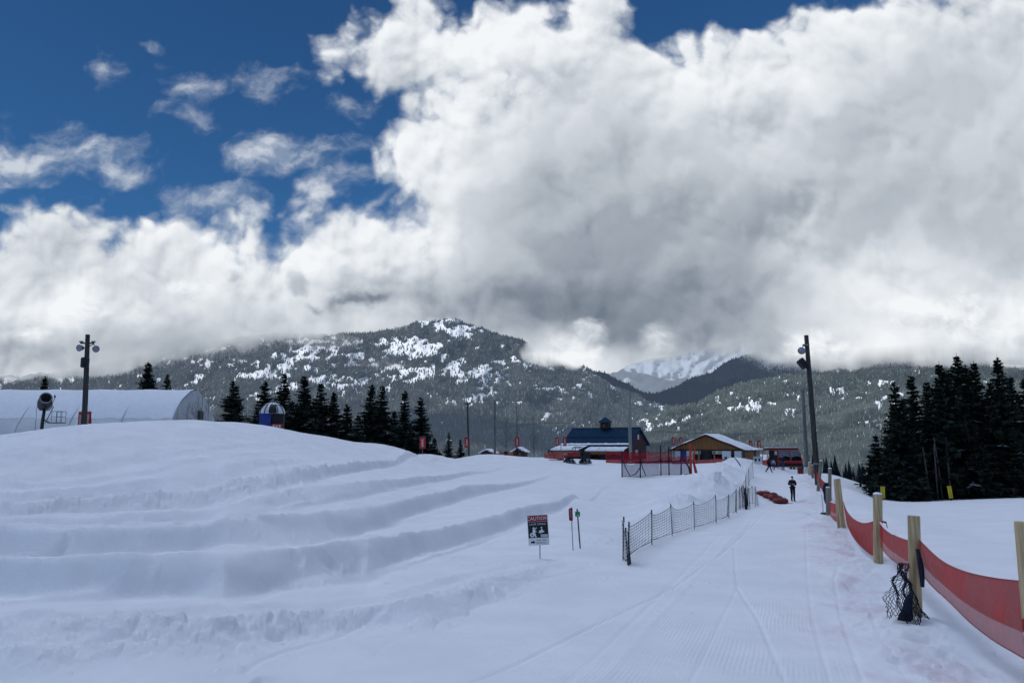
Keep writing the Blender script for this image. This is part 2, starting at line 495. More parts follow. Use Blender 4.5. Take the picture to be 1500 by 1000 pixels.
# general unevenness
lane_m = sstep(.1, -.35, gU)
gZ += (n_big - .5) * (.05 + .10 * lane_m) * sstep(3, 12, gD)
gZ += (n_lump - .5) * (.008 + .07 * rough_m * sstep(5, 12, gD) + .012 * lane_m)
gZ += (n_fine - .5) * (.004 + .035 * rough_m)
gZ += (fbm(gX * 11, gD * 11, 2, 23) - .5) * (.003 + .030 * rough_m) * sstep(40, 15, gD)
def chunks(mask, cell, seed, amp):
    """broken slabs and clods: one flat topped block per cell, dark gaps between"""
    sel = mask > .06
    x = gX[sel] / cell; y = gD[sel] / cell
    x = x + .35 * (vnoise(x * 2.1, y * 2.1, seed + 7) - .5); y = y + .35 * (vnoise(x * 2.1, y * 2.1, seed + 8) - .5)
    ix = np.floor(x); iy = np.floor(y)
    f1 = np.full(x.shape, 9.0); f2 = np.full(x.shape, 9.0); hv = np.zeros(x.shape)
    for a in (-1, 0, 1):
        for c in (-1, 0, 1):
            jx = ix + a; jy = iy + c
            px_ = jx + _hash(jx, jy, seed); py_ = jy + _hash(jx, jy, seed + 1)
            dd = np.hypot(px_ - x, py_ - y)
            nh_ = _hash(jx, jy, seed + 2)
            near = dd < f1
            f2 = np.where(near, f1, np.minimum(f2, dd)); hv = np.where(near, nh_, hv); f1 = np.where(near, dd, f1)
    blk = sstep(.0, .30, f2 - f1) * np.clip(hv - .42, 0, 1) / .58
    gZ[sel] += amp * blk * np.minimum(mask[sel], 1)
chunks(np.clip(chunk_m, 0, 1) * sstep(4, 7, gD), .34, 300, .085)
chunks(np.clip(chunk_m, 0, 1) * sstep(4, 7, gD), .13, 320, .035)
cr_ = np.maximum(crumb_m, rough_m * .5)
gZ += .075 * sstep(.74, .93, vnoise(gX * 4.2, gD * 4.2, 123)) * cr_ * sstep(.45, .6, n_lump) + .045 * sstep(.74, .93, vnoise(gX * 9, gD * 9, 124)) * cr_ * sstep(.42, .6, n_big)
foot = vnoise(gX * 2.4, gD * 2.4, 91)
gZ -= .10 * sstep(.80, .97, foot) * (sstep(.55, .7, n_big + .12) * lane_m + .6 * strip)
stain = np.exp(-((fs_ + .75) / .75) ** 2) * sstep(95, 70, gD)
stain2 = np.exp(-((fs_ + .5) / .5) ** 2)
groom = sstep(.0, .12, gU) * sstep(-.9, -1.5, fs_) * sstep(45, 20, gD)

gZ += .028 * sstep(.90, .985, vnoise(gX * 6.5, gD * 6.5, 140)) * sstep(.45, .6, n_big) * sstep(40, 18, gD)
def ground(U, d):
    fx = np.interp(U, UU, np.arange(len(UU))); fy = np.interp(math.log(d), np.log(DD), np.arange(len(DD)))
    ix = min(int(fx), len(UU) - 2); iy = min(int(fy), len(DD) - 2); fx -= ix; fy -= iy
    return float((gZ[iy, ix] * (1 - fx) + gZ[iy, ix + 1] * fx) * (1 - fy) + (gZ[iy + 1, ix] * (1 - fx) + gZ[iy + 1, ix + 1] * fx) * fy)
def G(px, d, py=680):
    """point of the snow surface below a picture column at a given depth"""
    U = ray(px, py)[0]
    return Vector((U * d, d, ground(U, d)))
def Gxy(x, y): return ground(x / y, y)
def gd_hit(px, py, dmin=5, dmax=110):
    """depth where a viewing ray first meets the finished snow surface"""
    U_, V_ = ray(px, py); d = dmin; last = None
    while d < dmax:
        f = V_ * d - ground(U_, d)
        if f <= 0: return d
        d *= 1.004
    return dmax

# ------------------------------------------------------------------ snow material
mt, nt, out = new_mat('snow')
b = nt.new('ShaderNodeBsdfPrincipled')
tc = nt.new('ShaderNodeTexCoord').outputs['Object']
at_s = nt.new('ShaderNodeAttribute', attribute_name='stain').outputs['Fac']
at_g = nt.new('ShaderNodeAttribute', attribute_name='groom').outputs['Fac']
at_r = nt.new('ShaderNodeAttribute', attribute_name='rough').outputs['Fac']
n1 = nt.noise(tc, 0.7, 5, 0.6)[0]
col = nt.mixc(nt.mr(n1, .3, .7), (.82, .83, .85), (.90, .90, .91))
ns = nt.noise(nt.v('MULTIPLY', tc, (1.3, .55, 1)), 1.5, 5, 0.65)[0]
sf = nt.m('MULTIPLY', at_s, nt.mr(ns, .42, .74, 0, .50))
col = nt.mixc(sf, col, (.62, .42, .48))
nd_ = nt.noise(tc, 9, 3, .6)[0]
col = nt.mixc(nt.m('MULTIPLY', nt.mr(nd_, .66, .76), .10), col, (.45, .45, .46))
nt.l.new(col, b.inputs['Base Color'])
b.inputs['Roughness'].default_value = .75; b.inputs['Specular IOR Level'].default_value = .15
# machine combed ridges run along the walkway
dirx, diry = math.cos(math.radians(20)), -math.sin(math.radians(20))
sx = nt.v('DOT_PRODUCT', tc, (dirx, diry, 0))
wv = nt.m('SINE', nt.m('MULTIPLY', nt.m('ADD', sx, nt.m('MULTIPLY', nt.noise(tc, .5, 2)[0], .10)), 2 * PI / .052))
nw = nt.noise(nt.v('MULTIPLY', tc, (1, .4, 1)), .9, 3)[0]
wv = nt.m('MULTIPLY', nt.m('MULTIPLY', wv, nt.mr(nw, .42, .60, .1, 1)), at_g)
h1 = nt.m('ADD', nt.m('MULTIPLY', wv, .0024), nt.m('MULTIPLY', nt.noise(tc, 14, 5, .65)[0], .010))
h1 = nt.m('ADD', h1, nt.m('MULTIPLY', nt.m('MULTIPLY', nt.noise(tc, 4.5, 5, .7)[0], .06), nt.m('ADD', at_r, .12)))
nt.l.new(nt.bump(h1, .8, 1.0), b.inputs['Normal'])
nt.l.new(b.outputs[0], out.inputs[0])
SNOW = mt

verts = np.stack([gX, gD, gZ], -1).reshape(-1, 3)
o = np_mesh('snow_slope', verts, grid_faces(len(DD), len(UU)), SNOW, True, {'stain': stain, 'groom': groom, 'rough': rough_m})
o['kind'] = 'structure'
# the slope behind the viewer and the valley floor out to the horizon
mbk = MB()
xs = [-300, -120, -40, -10, 10, 40, 120, 300]; ys = [-400, -120, -30, 1.21]
mbk.add([(x, y, -2.03 - 0.0 * y) for y in ys for x in xs], [(j * 8 + i, j * 8 + i + 1, (j + 1) * 8 + i + 1, (j + 1) * 8 + i) for j in range(3) for i in range(7)])
o = mbk.build('snow_ground', SNOW); o['kind'] = 'structure'

# ------------------------------------------------------------------ mountains
def cloudcover(px, py):
    """how much of a mountain point the low clouds hide (0..1), by direction"""
    n = fbm(px / 46.0, py / 30.0, 5, 200) - .5
    n2 = fbm(px / 130.0, py / 90.0, 4, 210) - .5
    base = np.interp(px, [-200, 0, 60, 150, 250, 330, 400, 470, 540, 600, 640, 700, 760, 1040, 1075, 1110, 1180, 1260, 1400, 1700],
                         [580, 570, 560, 546, 527, 511, 502, 499, 491, 472, 440, 440, 440, 440, 510, 526, 536, 541, 543, 543])
    soft = np.interp(px, [0, 300, 420, 560, 640, 1050, 1200, 1500], [22, 22, 20, 18, 14, 16, 18, 20])
    c = sstep(1.0, -1.0, (py - base + 34 * n + 20 * n2) / soft)
    def puff(x, y, rx, ry, k=1.0, amp=1.5):
        q = 1 - np.sqrt(((px - x) / rx) ** 2 + ((py - y) / ry) ** 2)
        return k * sstep(-.12, .38, q + amp * n * .62 + .5 * n2)
    c = np.maximum(c, puff(832, 512, 62, 42))
    c = np.maximum(c, puff(790, 518, 34, 20, .95))
    c = np.maximum(c, puff(855, 478, 60, 40))
    c = np.maximum(c, puff(970, 506, 90, 34, .85))
    c = np.maximum(c, puff(930, 478, 120, 40, .95))
    c = np.maximum(c, puff(1060, 490, 60, 36, .95))
    c = np.maximum(c, puff(540, 535, 55, 10, .5))
    c = np.maximum(c, puff(455, 500, 80, 12, .55))
    return np.clip(c, 0, 1)

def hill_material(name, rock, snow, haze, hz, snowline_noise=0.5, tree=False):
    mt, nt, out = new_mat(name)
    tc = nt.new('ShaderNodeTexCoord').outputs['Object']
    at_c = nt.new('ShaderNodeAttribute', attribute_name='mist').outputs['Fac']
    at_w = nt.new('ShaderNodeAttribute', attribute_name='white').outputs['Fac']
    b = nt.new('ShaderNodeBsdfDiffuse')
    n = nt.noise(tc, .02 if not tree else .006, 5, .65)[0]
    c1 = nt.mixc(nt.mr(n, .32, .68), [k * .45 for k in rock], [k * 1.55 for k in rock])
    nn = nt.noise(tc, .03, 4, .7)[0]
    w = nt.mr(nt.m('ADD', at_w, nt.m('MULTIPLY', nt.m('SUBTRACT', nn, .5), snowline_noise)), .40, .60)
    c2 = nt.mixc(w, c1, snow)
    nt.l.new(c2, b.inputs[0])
    em = nt.new('ShaderNodeEmission'); em.inputs[0].default_value = (*haze, 1); em.inputs[1].default_value = 1  # distance haze painted onto the surface as an even emission
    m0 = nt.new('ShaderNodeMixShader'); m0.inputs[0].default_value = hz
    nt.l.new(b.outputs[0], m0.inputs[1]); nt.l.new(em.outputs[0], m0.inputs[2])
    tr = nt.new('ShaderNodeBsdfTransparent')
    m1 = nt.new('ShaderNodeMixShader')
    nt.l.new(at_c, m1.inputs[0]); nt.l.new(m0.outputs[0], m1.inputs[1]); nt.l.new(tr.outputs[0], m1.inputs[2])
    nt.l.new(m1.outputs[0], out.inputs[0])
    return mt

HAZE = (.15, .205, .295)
def mountain(name, sil, d0, D, hillmat, base_py, seed, px0, px1, clear_fn, ntree, tree_h, treemat, relief=.10, rows=110, step=2.0, dprof=1.0, snowback=None):
    """sil: ridge outline; depth grows from d0 at base_py to D at the ridge"""
    pxs = np.arange(px0, px1 + step, step)
    sp = np.array(sil, float)
    rid = np.interp(pxs, sp[:, 0], sp[:, 1])
    rid = rid + (fbm(pxs / 18, pxs * 0 + seed, 4, seed) - .5) * 7
    t = np.concatenate([np.linspace(0, 1, rows), [1.02, 1.06]])
    T, PX = np.meshgrid(t, pxs, indexing='ij')
    R = np.broadcast_to(rid, T.shape)
    PY = base_py + (R - base_py) * np.minimum(T, 1) + np.where(T > 1, (T - 1) * 900, 0)
    gl = fbm(PX / 70 + PY / 160, PY / 55, 5, seed + 5) - .5
    gl2 = fbm(PX / 24, PY / 26, 4, seed + 6) - .5
    dep = d0 + (D - d0) * np.minimum(T, 1) ** dprof * 1.0
    dep = dep * (1 + relief * 2.4 * gl * np.sin(PI * np.clip(T, 0, 1)) ** .6 + relief * .9 * gl2 * np.clip(T * 3, 0, 1)) + np.where(T > 1, (T - 1) * 4000, 0)
    x = (PX - 750) / F; u = (500 - PY) / F
    yy = CP - u * SP; zz = SP + u * CP
    V = np.stack([x / yy * dep, dep, zz / yy * dep], -1)
    cl = clear_fn(PX, PY)
    mist = cloudcover(PX, PY)
    o = np_mesh(name, V.reshape(-1, 3), grid_faces(len(t), len(pxs)), hillmat, True, {'mist': mist, 'white': cl})
    o['kind'] = 'structure'
    if ntree:
        r = np.random.default_rng(seed)
        N = int(ntree * 2.2)
        tt = r.random(N) ** .9; pp = r.random(N)
        fi = tt * (rows - 1); fj = pp * (len(pxs) - 1)
        i = np.clip(fi.astype(int), 0, rows - 2); j = np.clip(fj.astype(int), 0, len(pxs) - 2)
        a = (fi - i)[:, None]; c = (fj - j)[:, None]
        pos = (V[i, j] * (1 - c) + V[i, j + 1] * c) * (1 - a) + (V[i + 1, j] * (1 - c) + V[i + 1, j + 1] * c) * a
        clv = cl[i, j]; ms = mist[i, j]
        keep = (r.random(N) > np.clip(clv * 1.1 - .06, 0, .90)) & (ms < .62)
        pos = pos[keep][:ntree]; ms = ms[keep][:ntree]
        M = len(pos)
        hh = tree_h * (.55 + .75 * r.random(M)); rr = hh * (.17 + .08 * r.random(M))
        k = 5
        ang = np.arange(k) * 2 * PI / k
        ang = ang[None] + r.random((M, 1)) * 6
        jr = .7 + .6 * r.random((M, k))
        ring = np.stack([pos[:, 0:1] + rr[:, None] * jr * np.cos(ang), pos[:, 1:2] + rr[:, None] * jr * np.sin(ang), pos[:, 2:3] + hh[:, None] * .04 * (jr - .5)], -1)
        apex = pos + np.stack([hh * .03 * (r.random(M) - .5), 0 * hh, hh], -1)
        vs = np.concatenate([ring, apex[:, None]], 1).reshape(-1, 3)
        b0 = (np.arange(M) * (k + 1))[:, None]
        q = np.arange(k)[None]
        f = np.stack([b0 + q, b0 + (q + 1) % k, b0 + k + 0 * q], -1).reshape(-1, 3)
        white = np.repeat((r.random(M) < .0) * 1.0, k + 1)
        ot = np_mesh('forest', vs, f, treemat, False, {'mist': np.repeat(np.clip(ms * 1.5, 0, 1), k + 1), 'white': np.repeat(r.random(M) * .50, k + 1)})
        ot['kind'] = 'stuff'
        return o, ot
    return o, None

def blobs(PX, PY, L):
    s = np.full(PX.shape, -1.0)
    for (x, y, rx, ry, k) in L:
        s = np.maximum(s, k - ((PX - x) / rx) ** 2 - ((PY - y) / ry) ** 2)
    return s
def clear_left(PX, PY):
    n = fbm(PX / 26 + PY / 60, PY / 10, 5, 301) - .5
    n2 = fbm(PX / 8, PY / 5, 4, 305) - .5
    zone = blobs(PX, PY, [(600, 512, 60, 18, 1), (690, 484, 55, 14, .9), (650, 545, 90, 14, .9), (480, 520, 110, 22, .55), (380, 545, 60, 18, .6), (430, 505, 90, 14, .5),
                          (760, 530, 60, 18, .3), (500, 560, 60, 14, .6), (560, 545, 60, 14, .4), (720, 560, 90, 22, .1), (640, 580, 160, 16, .15), (420, 570, 60, 10, .2), (690, 592, 90, 10, .3), (830, 575, 60, 20, .1), (880, 620, 60, 14, .1), (640, 470, 60, 8, .8)])
    zone = np.clip(zone, -.6, 1)
    return sstep(.16, .44, zone * .46 + 1.7 * n + 1.9 * n2 + .10)
def clear_right(PX, PY):
    n = fbm(PX / 22 + PY / 50, PY / 10, 5, 401) - .5
    n2 = fbm(PX / 7, PY / 8, 3, 405) - .5
    zone = blobs(PX, PY, [(1105, 596, 36, 12, 1.0), (1060, 585, 50, 14, .3), (1290, 570, 40, 14, .5), (1290, 625, 36, 12, .7), (1170, 600, 40, 30, .1), (960, 615, 60, 22, .35), (1010, 620, 40, 20, .2), (1100, 560, 80, 12, .25), (1310, 590, 40, 20, .2)])
    return sstep(.28, .52, np.clip(zone, -.7, 1) * .50 + 1.5 * n + 1.9 * n2 + .15)
def clear_far(PX, PY):
    n = fbm(PX / 26 - PY / 30, PY / 14, 5, 501) - .5
    return sstep(-14, 14, 552 + .20 * (PX - 960) - PY + 70 * n)
def clear_dark(PX, PY):
    n = fbm(PX / 20, PY / 12, 5, 601) - .5
    zone = blobs(PX, PY, [(918, 583, 22, 7, 1), (975, 592, 10, 4, .6), (880, 560, 30, 12, .3), (965, 565, 8, 4, .5)])
    return sstep(.35, .6, np.clip(zone, -.7, 1) * .5 + 1.3 * n + .05)

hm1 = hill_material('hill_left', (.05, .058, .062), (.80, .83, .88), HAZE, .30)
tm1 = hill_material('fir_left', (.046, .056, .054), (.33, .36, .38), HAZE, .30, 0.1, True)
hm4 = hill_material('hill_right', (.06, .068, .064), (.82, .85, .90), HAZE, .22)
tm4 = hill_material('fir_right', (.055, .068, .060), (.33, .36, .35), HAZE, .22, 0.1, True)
hm2 = hill_material('hill_valley', (.012, .017, .026), (.5, .55, .65), (.075, .105, .16), .55)  # shade on valley hill and firs painted in as dark blue base colour
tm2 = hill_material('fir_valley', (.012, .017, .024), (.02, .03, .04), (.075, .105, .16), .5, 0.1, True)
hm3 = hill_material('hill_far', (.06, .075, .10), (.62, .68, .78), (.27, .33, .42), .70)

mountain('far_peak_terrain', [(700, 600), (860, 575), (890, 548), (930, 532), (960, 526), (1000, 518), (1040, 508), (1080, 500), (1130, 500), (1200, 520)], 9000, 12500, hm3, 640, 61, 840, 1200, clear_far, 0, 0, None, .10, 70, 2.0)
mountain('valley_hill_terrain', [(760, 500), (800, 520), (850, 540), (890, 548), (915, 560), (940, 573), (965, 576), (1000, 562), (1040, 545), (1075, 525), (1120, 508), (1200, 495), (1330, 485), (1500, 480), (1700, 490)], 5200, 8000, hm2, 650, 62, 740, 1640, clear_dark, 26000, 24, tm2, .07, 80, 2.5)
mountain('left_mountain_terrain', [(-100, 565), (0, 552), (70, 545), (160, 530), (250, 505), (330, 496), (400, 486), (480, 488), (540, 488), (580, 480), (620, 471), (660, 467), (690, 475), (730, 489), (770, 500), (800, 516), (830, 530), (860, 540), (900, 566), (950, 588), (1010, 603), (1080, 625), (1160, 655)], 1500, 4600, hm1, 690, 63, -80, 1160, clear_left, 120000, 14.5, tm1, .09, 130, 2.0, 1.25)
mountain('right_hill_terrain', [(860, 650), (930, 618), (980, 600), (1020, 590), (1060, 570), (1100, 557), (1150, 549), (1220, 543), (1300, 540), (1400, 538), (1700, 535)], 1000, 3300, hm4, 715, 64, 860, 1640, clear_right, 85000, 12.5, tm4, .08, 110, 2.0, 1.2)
# valley floor sheet to the horizon
mv = MB()
mv.add([(x, y, -110 if y < 2500 else -140) for y in (150, 900, 2500, 9000, 30000) for x in (-30000, -9000, -1500, 1500, 9000, 30000)],
       [(j * 6 + i, j * 6 + i + 1, (j + 1) * 6 + i + 1, (j + 1) * 6 + i) for j in range(4) for i in range(5)])
o = mv.build('valley_ground', mat('valley_soil', (.30, .32, .35), .9, .4, .01)); o['kind'] = 'structure'
# ------------------------------------------------------------------ shared materials
M_WOOD = mat('post_wood', (.50, .365, .205), .8, .34, 2.2, bump=.7, stretch=(11, 11, .5))
M_WOODG = mat('weathered_post_wood', (.22, .19, .16), .85, .3, 2.2, bump=.4, stretch=(9, 9, .6))
M_POLE = mat('dark_pole_wood', (.050, .047, .045), .8, .35, 1.5, bump=.3, stretch=(6, 6, .5))
M_POLEG = mat('grey_pole_wood', (.15, .15, .145), .8, .3, 1.5, bump=.3, stretch=(6, 6, .5))
M_BLACK = mat('black_plastic', (.014, .015, .02), .5, .3, 4)
M_NAVY = mat('navy_cloth', (.010, .014, .035), .8, .3, 5)
M_NET = mat('net_cord', (.014, .016, .032), .8, .2, 5)
M_STEEL = mat('grey_steel', (.22, .23, .25), .45, .2, 5, metal=.6)
M_DSTEEL = mat('dark_steel', (.035, .037, .042), .5, .3, 5, metal=.4)
M_WHITE = mat('white_paint', (.75, .76, .78), .5, .06, 3)
M_DWHITE = mat('dull_white', (.52, .54, .56), .6, .12, 3)
M_RED = mat('red_paint', (.30, .022, .022), .5, .2, 3)
M_REDB = mat('banner_red', (.42, .035, .03), .7, .15, 2)
M_ORANGE = mat('orange_fabric', (.45, .06, .03), .7, .2, 2)
M_REDF = fabric_mat('red_fence_fabric', (.48, .046, .040), .92)
M_REDL = fabric_mat('red_fence_fabric_single', (.47, .066, .058), .74)
M_REDN = fabric_mat('red_net', (.34, .02, .035), .56)
M_NAVN = fabric_mat('navy_net', (.06, .035, .12), .55)
M_BLUE = mat('blue_panel', (.02, .04, .22), .5, .15, 3)
M_GLASS = mat('dark_glass', (.012, .014, .018), .08, .1, 2, spec=.6)
M_PGLASS = mat('pale_glass', (.20, .21, .25), .1, .2, 1.2, spec=.6)
M_YEL = mat('yellow_paint', (.62, .47, .02), .55, .1, 3)
M_GREEN = mat('green_paint', (.02, .26, .09), .55, .1, 3)
M_BARK = mat('bark', (.07, .058, .048), .9, .3, 4, bump=.4, stretch=(5, 5, .7))
M_PBARK = mat('pale_bark', (.11, .10, .09), .9, .3, 4, bump=.4, stretch=(5, 5, .7))
M_TAN = mat('tan_boards', (.24, .115, .042), .75, .25, 1.0, stretch=(7, 7, .4))
M_LOG = mat('dark_boards', (.045, .024, .018), .8, .3, 1.0, stretch=(1, 1, 6))
M_ROOFB = mat('blue_metal_roof', (.006, .036, .080), .75, .14, .8, stretch=(5, 1, 1), spec=.08)
M_SKIN = mat('skin', (.42, .25, .18), .6, .1, 6)
M_HAIR = mat('hair', (.02, .015, .012), .7, .2, 6)
M_SNOWC = mat('snow_cap', (.84, .86, .90), .8, .04, 2, bump=.15)
def needles(name, c):
    mt, nt, out = new_mat(name)
    b = nt.new('ShaderNodeBsdfDiffuse')
    tc = nt.new('ShaderNodeTexCoord').outputs['Object']
    n = nt.noise(tc, .9, 4, .6)[0]
    nt.l.new(nt.mixc(nt.mr(n, .3, .7), [k * .5 for k in c], [k * 1.5 for k in c]), b.inputs[0])
    nt.l.new(b.outputs[0], out.inputs[0])
    return mt
M_NEED = needles('fir_needles', (.027, .037, .029))
M_NEEDS = mat('snowy_needles', (.26, .29, .33), .9, .5, 5)

# ------------------------------------------------------------------ conifers
def crown_mesh(h, r, seed, z0=.08, dens_=1.0, snow=.05, droop=.30, power=.85, lean=0.0):
    """boughs all round a stem, each set with many small needle sprays; returns triangle soup"""
    g = np.random.default_rng(seed)
    nb = int(h * 34 * dens_) + 60
    t = z0 + (1 - z0) * (1 - (1 - g.random(nb)) ** .80) * .985
    t = np.round(t * h / .34) * .34 / h * .45 + t * .55
    t = np.clip(t, z0, .985)
    a = g.random(nb) * 2 * PI
    lop = g.uniform(.66, 1.18, (12,)); lop2 = g.uniform(.78, 1.16, (9,))
    f = (t - z0) / (1 - z0)
    L = r * (1 - f) ** power * g.uniform(.45, 1.12, nb) * lop[(a / (2 * PI) * 12).astype(int) % 12] * lop2[(f * 8.9).astype(int)] + .035 * r
    L = np.where(f < .10, L * g.uniform(.5, 1, nb), L)
    dz = -droop * g.uniform(.4, 1.6, nb) * (1.12 - t) + np.where(t > .86, .35, 0)
    wh = g.random(nb) < snow
    n = 7
    V = []; MI = []
    ca, sa = np.cos(a), np.sin(a)
    def P3(rad, side, up, s):
        x = ca * rad - sa * side + lean * t; y = sa * rad + ca * side
        return np.stack([x, y, t * h + up + dz * L * s + .16 * L * s * s], -1)
    for i in range(n):
        s = (i + .5 + g.uniform(-.3, .3, nb)) / n
        w = (.36 * L * (1 - s) ** .7 + .05 * r + .05) * g.uniform(.5, 1.25, nb)
        fw = (.12 * L + .07) * g.uniform(.6, 1.5, nb)
        for sd in (-1, 1):
            b0 = P3(L * s - .08 - .05 * L, 0, 0, s); b1 = P3(L * s + .08 + .06 * L, 0, -.05 * L, s)
            tp = P3(L * s + fw, sd * w, -w * g.uniform(.1, .7, nb), s)
            V.append(np.stack([b0, b1, tp], 1)); MI.append(wh & (g.random(nb) < .7))
        q_ = .07 * (1 + L)
        V.append(np.stack([P3(L * s, q_, 0, s), P3(L * s, -q_, 0, s), P3(L * s + .1, 0, -g.uniform(.12, .42, nb) * (.5 + .3 * L), s)], 1)); MI.append(np.zeros(nb, bool))
    V.append(np.stack([P3(L * .9, .06, 0, .9), P3(L * .9, -.06, 0, .9), P3(L * 1.14, 0, .05 * L, 1.1)], 1)); MI.append(wh)
    k = np.arange(8); ang = k * .8
    z_ = h * (.93 + .03 * g.random(8))
    top = np.stack([np.stack([np.cos(ang) * .06 + lean, np.sin(ang) * .06, z_], -1), np.stack([np.cos(ang + .9) * .06 + lean, np.sin(ang + .9) * .06, z_], -1), np.stack([0 * ang + lean, 0 * ang, 0 * ang + h * 1.015], -1)], 1)
    V.append(top); MI.append(np.zeros(8, bool))
    V = np.concatenate(V).reshape(-1, 3); MI = np.concatenate(MI)
    return V, MI

def conifer(label, px, py_top, d, r_px, seed, group, z0=.06, snow=.05, bare=False, py_base=None, power=.98, trunkmat=None, **kw):
    base = G(px, d) if py_base is None else P(px, py_base, d)
    top = P(px, py_top, d).z
    h = top - base.z
    r = r_px * mpp(d) * (2.05 if group == GL and r_px > 12 else 1.65)
    t = thing('pine_tree', label, 'tree', base - Vector((0, 0, .1)), random.uniform(0, 6), group)
    vs, mi = crown_mesh(h, r, seed, z0, snow=snow, power=power, **kw)
    co = np_mesh('crown', vs, np.arange(len(vs)).reshape(-1, 3), [M_NEED, M_NEEDS], False)
    co.data.polygons.foreach_set('material_index', mi.astype(np.int32)); co.parent = t
    tr = MB(); R = .012 * h + .05
    tr.tube([(0, 0, -.3), (.02, 0, h * .3), (0, .01, h * .6), (0, 0, h * .97)], [R * 1.15, R, R * .6, .015], 7)
    tr.build('trunk', trunkmat or M_BARK, t, True)
    return t

GL = 'fir trees behind the snow mound'
for a in [
    ('small dark fir tip showing over the tent roof, left of the tall pole', 55, 549, 125, 17, 11, GL, .05, .02),
    ('taller of the two dark firs showing over the tent roof', 207, 528, 122, 21, 12, GL, .05, .02),
    ('shorter of the two dark firs showing over the tent roof', 237, 546, 124, 15, 13, GL, .05, .02),
    ('lone broad dark fir just right of the tent end wall', 336, 556, 84, 21, 14, GL, .04, .03),
    ('dark fir standing left of the domed hut', 383, 557, 88, 20, 15, GL, .04, .04),
    ('dark fir rising right above the domed hut', 411, 545, 95, 20, 16, GL, .04, .05),
    ('tallest dark fir right beside the domed hut', 441, 548, 90, 23, 17, GL, .04, .05),
    ('dark bushy fir in the middle of the clump right of the domed hut', 466, 559, 86, 21, 18, GL, .04, .05),
    ('dark fir with narrow tip near the right end of the clump by the hut', 486, 571, 90, 18, 19, GL, .04, .05),
    ('lower dark fir at the right end of the clump by the hut', 506, 590, 86, 17, 20, GL, .04, .05),
    ('tall dark fir, left of the twin pair halfway down the mound', 541, 561, 84, 20, 21, GL, .03, .05),
    ('tall dark fir, right of the twin pair halfway down the mound', 557, 563, 88, 20, 22, GL, .03, .06),
    ('slim dark fir between the twin pair and the first red banner', 591, 570, 88, 17, 23, GL, .03, .06),
    ('slim dark fir standing directly behind the first red banner', 615, 579, 90, 18, 24, GL, .03, .06),
    ('little dark fir between the first two red banners', 657, 632, 112, 7, 25, GL, .02, .12),
    ('tiny fir tip just left of the thin black lamp pole', 674, 642, 116, 6, 26, GL, .02, .12)]:
    conifer(*a)
for (px, pt, d, r_, sd, lb) in [(523, 606, 82, 15, 27, 'short dark fir filling the gap left of the twin pair'), (576, 600, 84, 14, 28, 'short dark fir filling the gap right of the twin pair'),
                                (600, 618, 84, 13, 29, 'low fir at the foot of the slim pair near the first red banner'), (636, 640, 90, 9, 30, 'low snowy bush like fir right of the first red banner'), (425, 585, 86, 18, 31, 'low dark fir hugging the right side of the domed hut')]:
    conifer(lb, px, pt, d, r_, sd, GL, .02, .06)
GR = 'fir trees at the right edge of the piste'
for a in [
    ('leftmost low fir of the dark grove on the right', 1289, 634, 68, 23, 41, GR, .03, .10),
    ('fir with drooping left boughs at the left of the right hand grove', 1322, 556, 66, 33, 42, GR, .03, .07),
    ('second tall fir from the left in the right hand grove', 1348, 545, 70, 30, 43, GR, .05, .05),
    ('fir with pale bare trunk base above the middle of the right hand snowfield', 1392, 528, 66, 36, 44, GR, .14, .05),
    ('tallest fir of the right hand grove, near its centre', 1419, 517, 69, 36, 45, GR, .12, .04),
    ('fir just right of the tallest tree in the right hand grove', 1444, 527, 73, 32, 46, GR, .10, .04),
    ('tall fir standing apart near the right picture edge', 1480, 520, 67, 35, 47, GR, .04, .06),
    ('fir cut by the right edge of the picture', 1520, 545, 70, 36, 48, GR, .04, .05),
    ('fir at the back of the grove between the second and third tall trees', 1370, 556, 76, 32, 49, GR, .05, .04),
    ('fir at the back of the grove left of the lone right hand tree', 1460, 570, 78, 30, 50, GR, .05, .04),
    ('shadowed low fir in the front row between the two yellow slow signs', 1340, 628, 65, 28, 51, GR, .03, .05),
    ('low fir in the front row right of the right hand yellow sign', 1436, 618, 65, 28, 52, GR, .05, .04),
    ('low fir in the front row near the right picture edge', 1500, 640, 64.5, 28, 53, GR, .03, .05),
    ('low fir behind the right hand yellow sign', 1410, 640, 72, 28, 54, GR, .05, .03),
    ('low fir deep inside the grove below the lone right hand tree', 1472, 640, 66, 26, 55, GR, .04, .04),
    ('fir filling the gap between the first two tall firs of the right hand grove', 1334, 582, 73, 30, 56, GR, .04, .04),
    ('fir filling the gap left of the tallest right hand tree', 1405, 538, 74, 34, 57, GR, .05, .04),
    ('fir filling the gap right of the tallest right hand tree', 1431, 531, 75, 32, 58, GR, .05, .04),
    ('fir half hidden left of the lone right hand tree', 1466, 556, 74, 32, 59, GR, .05, .04),
    ('fir half hidden right of the lone right hand tree', 1497, 549, 75, 34, 60, GR, .05, .04),
    ('broad low fir at the front left of the right hand grove', 1308, 640, 65, 28, 61, GR, .03, .08)]:
    conifer(*a, dens_=1.1, py_base=733)
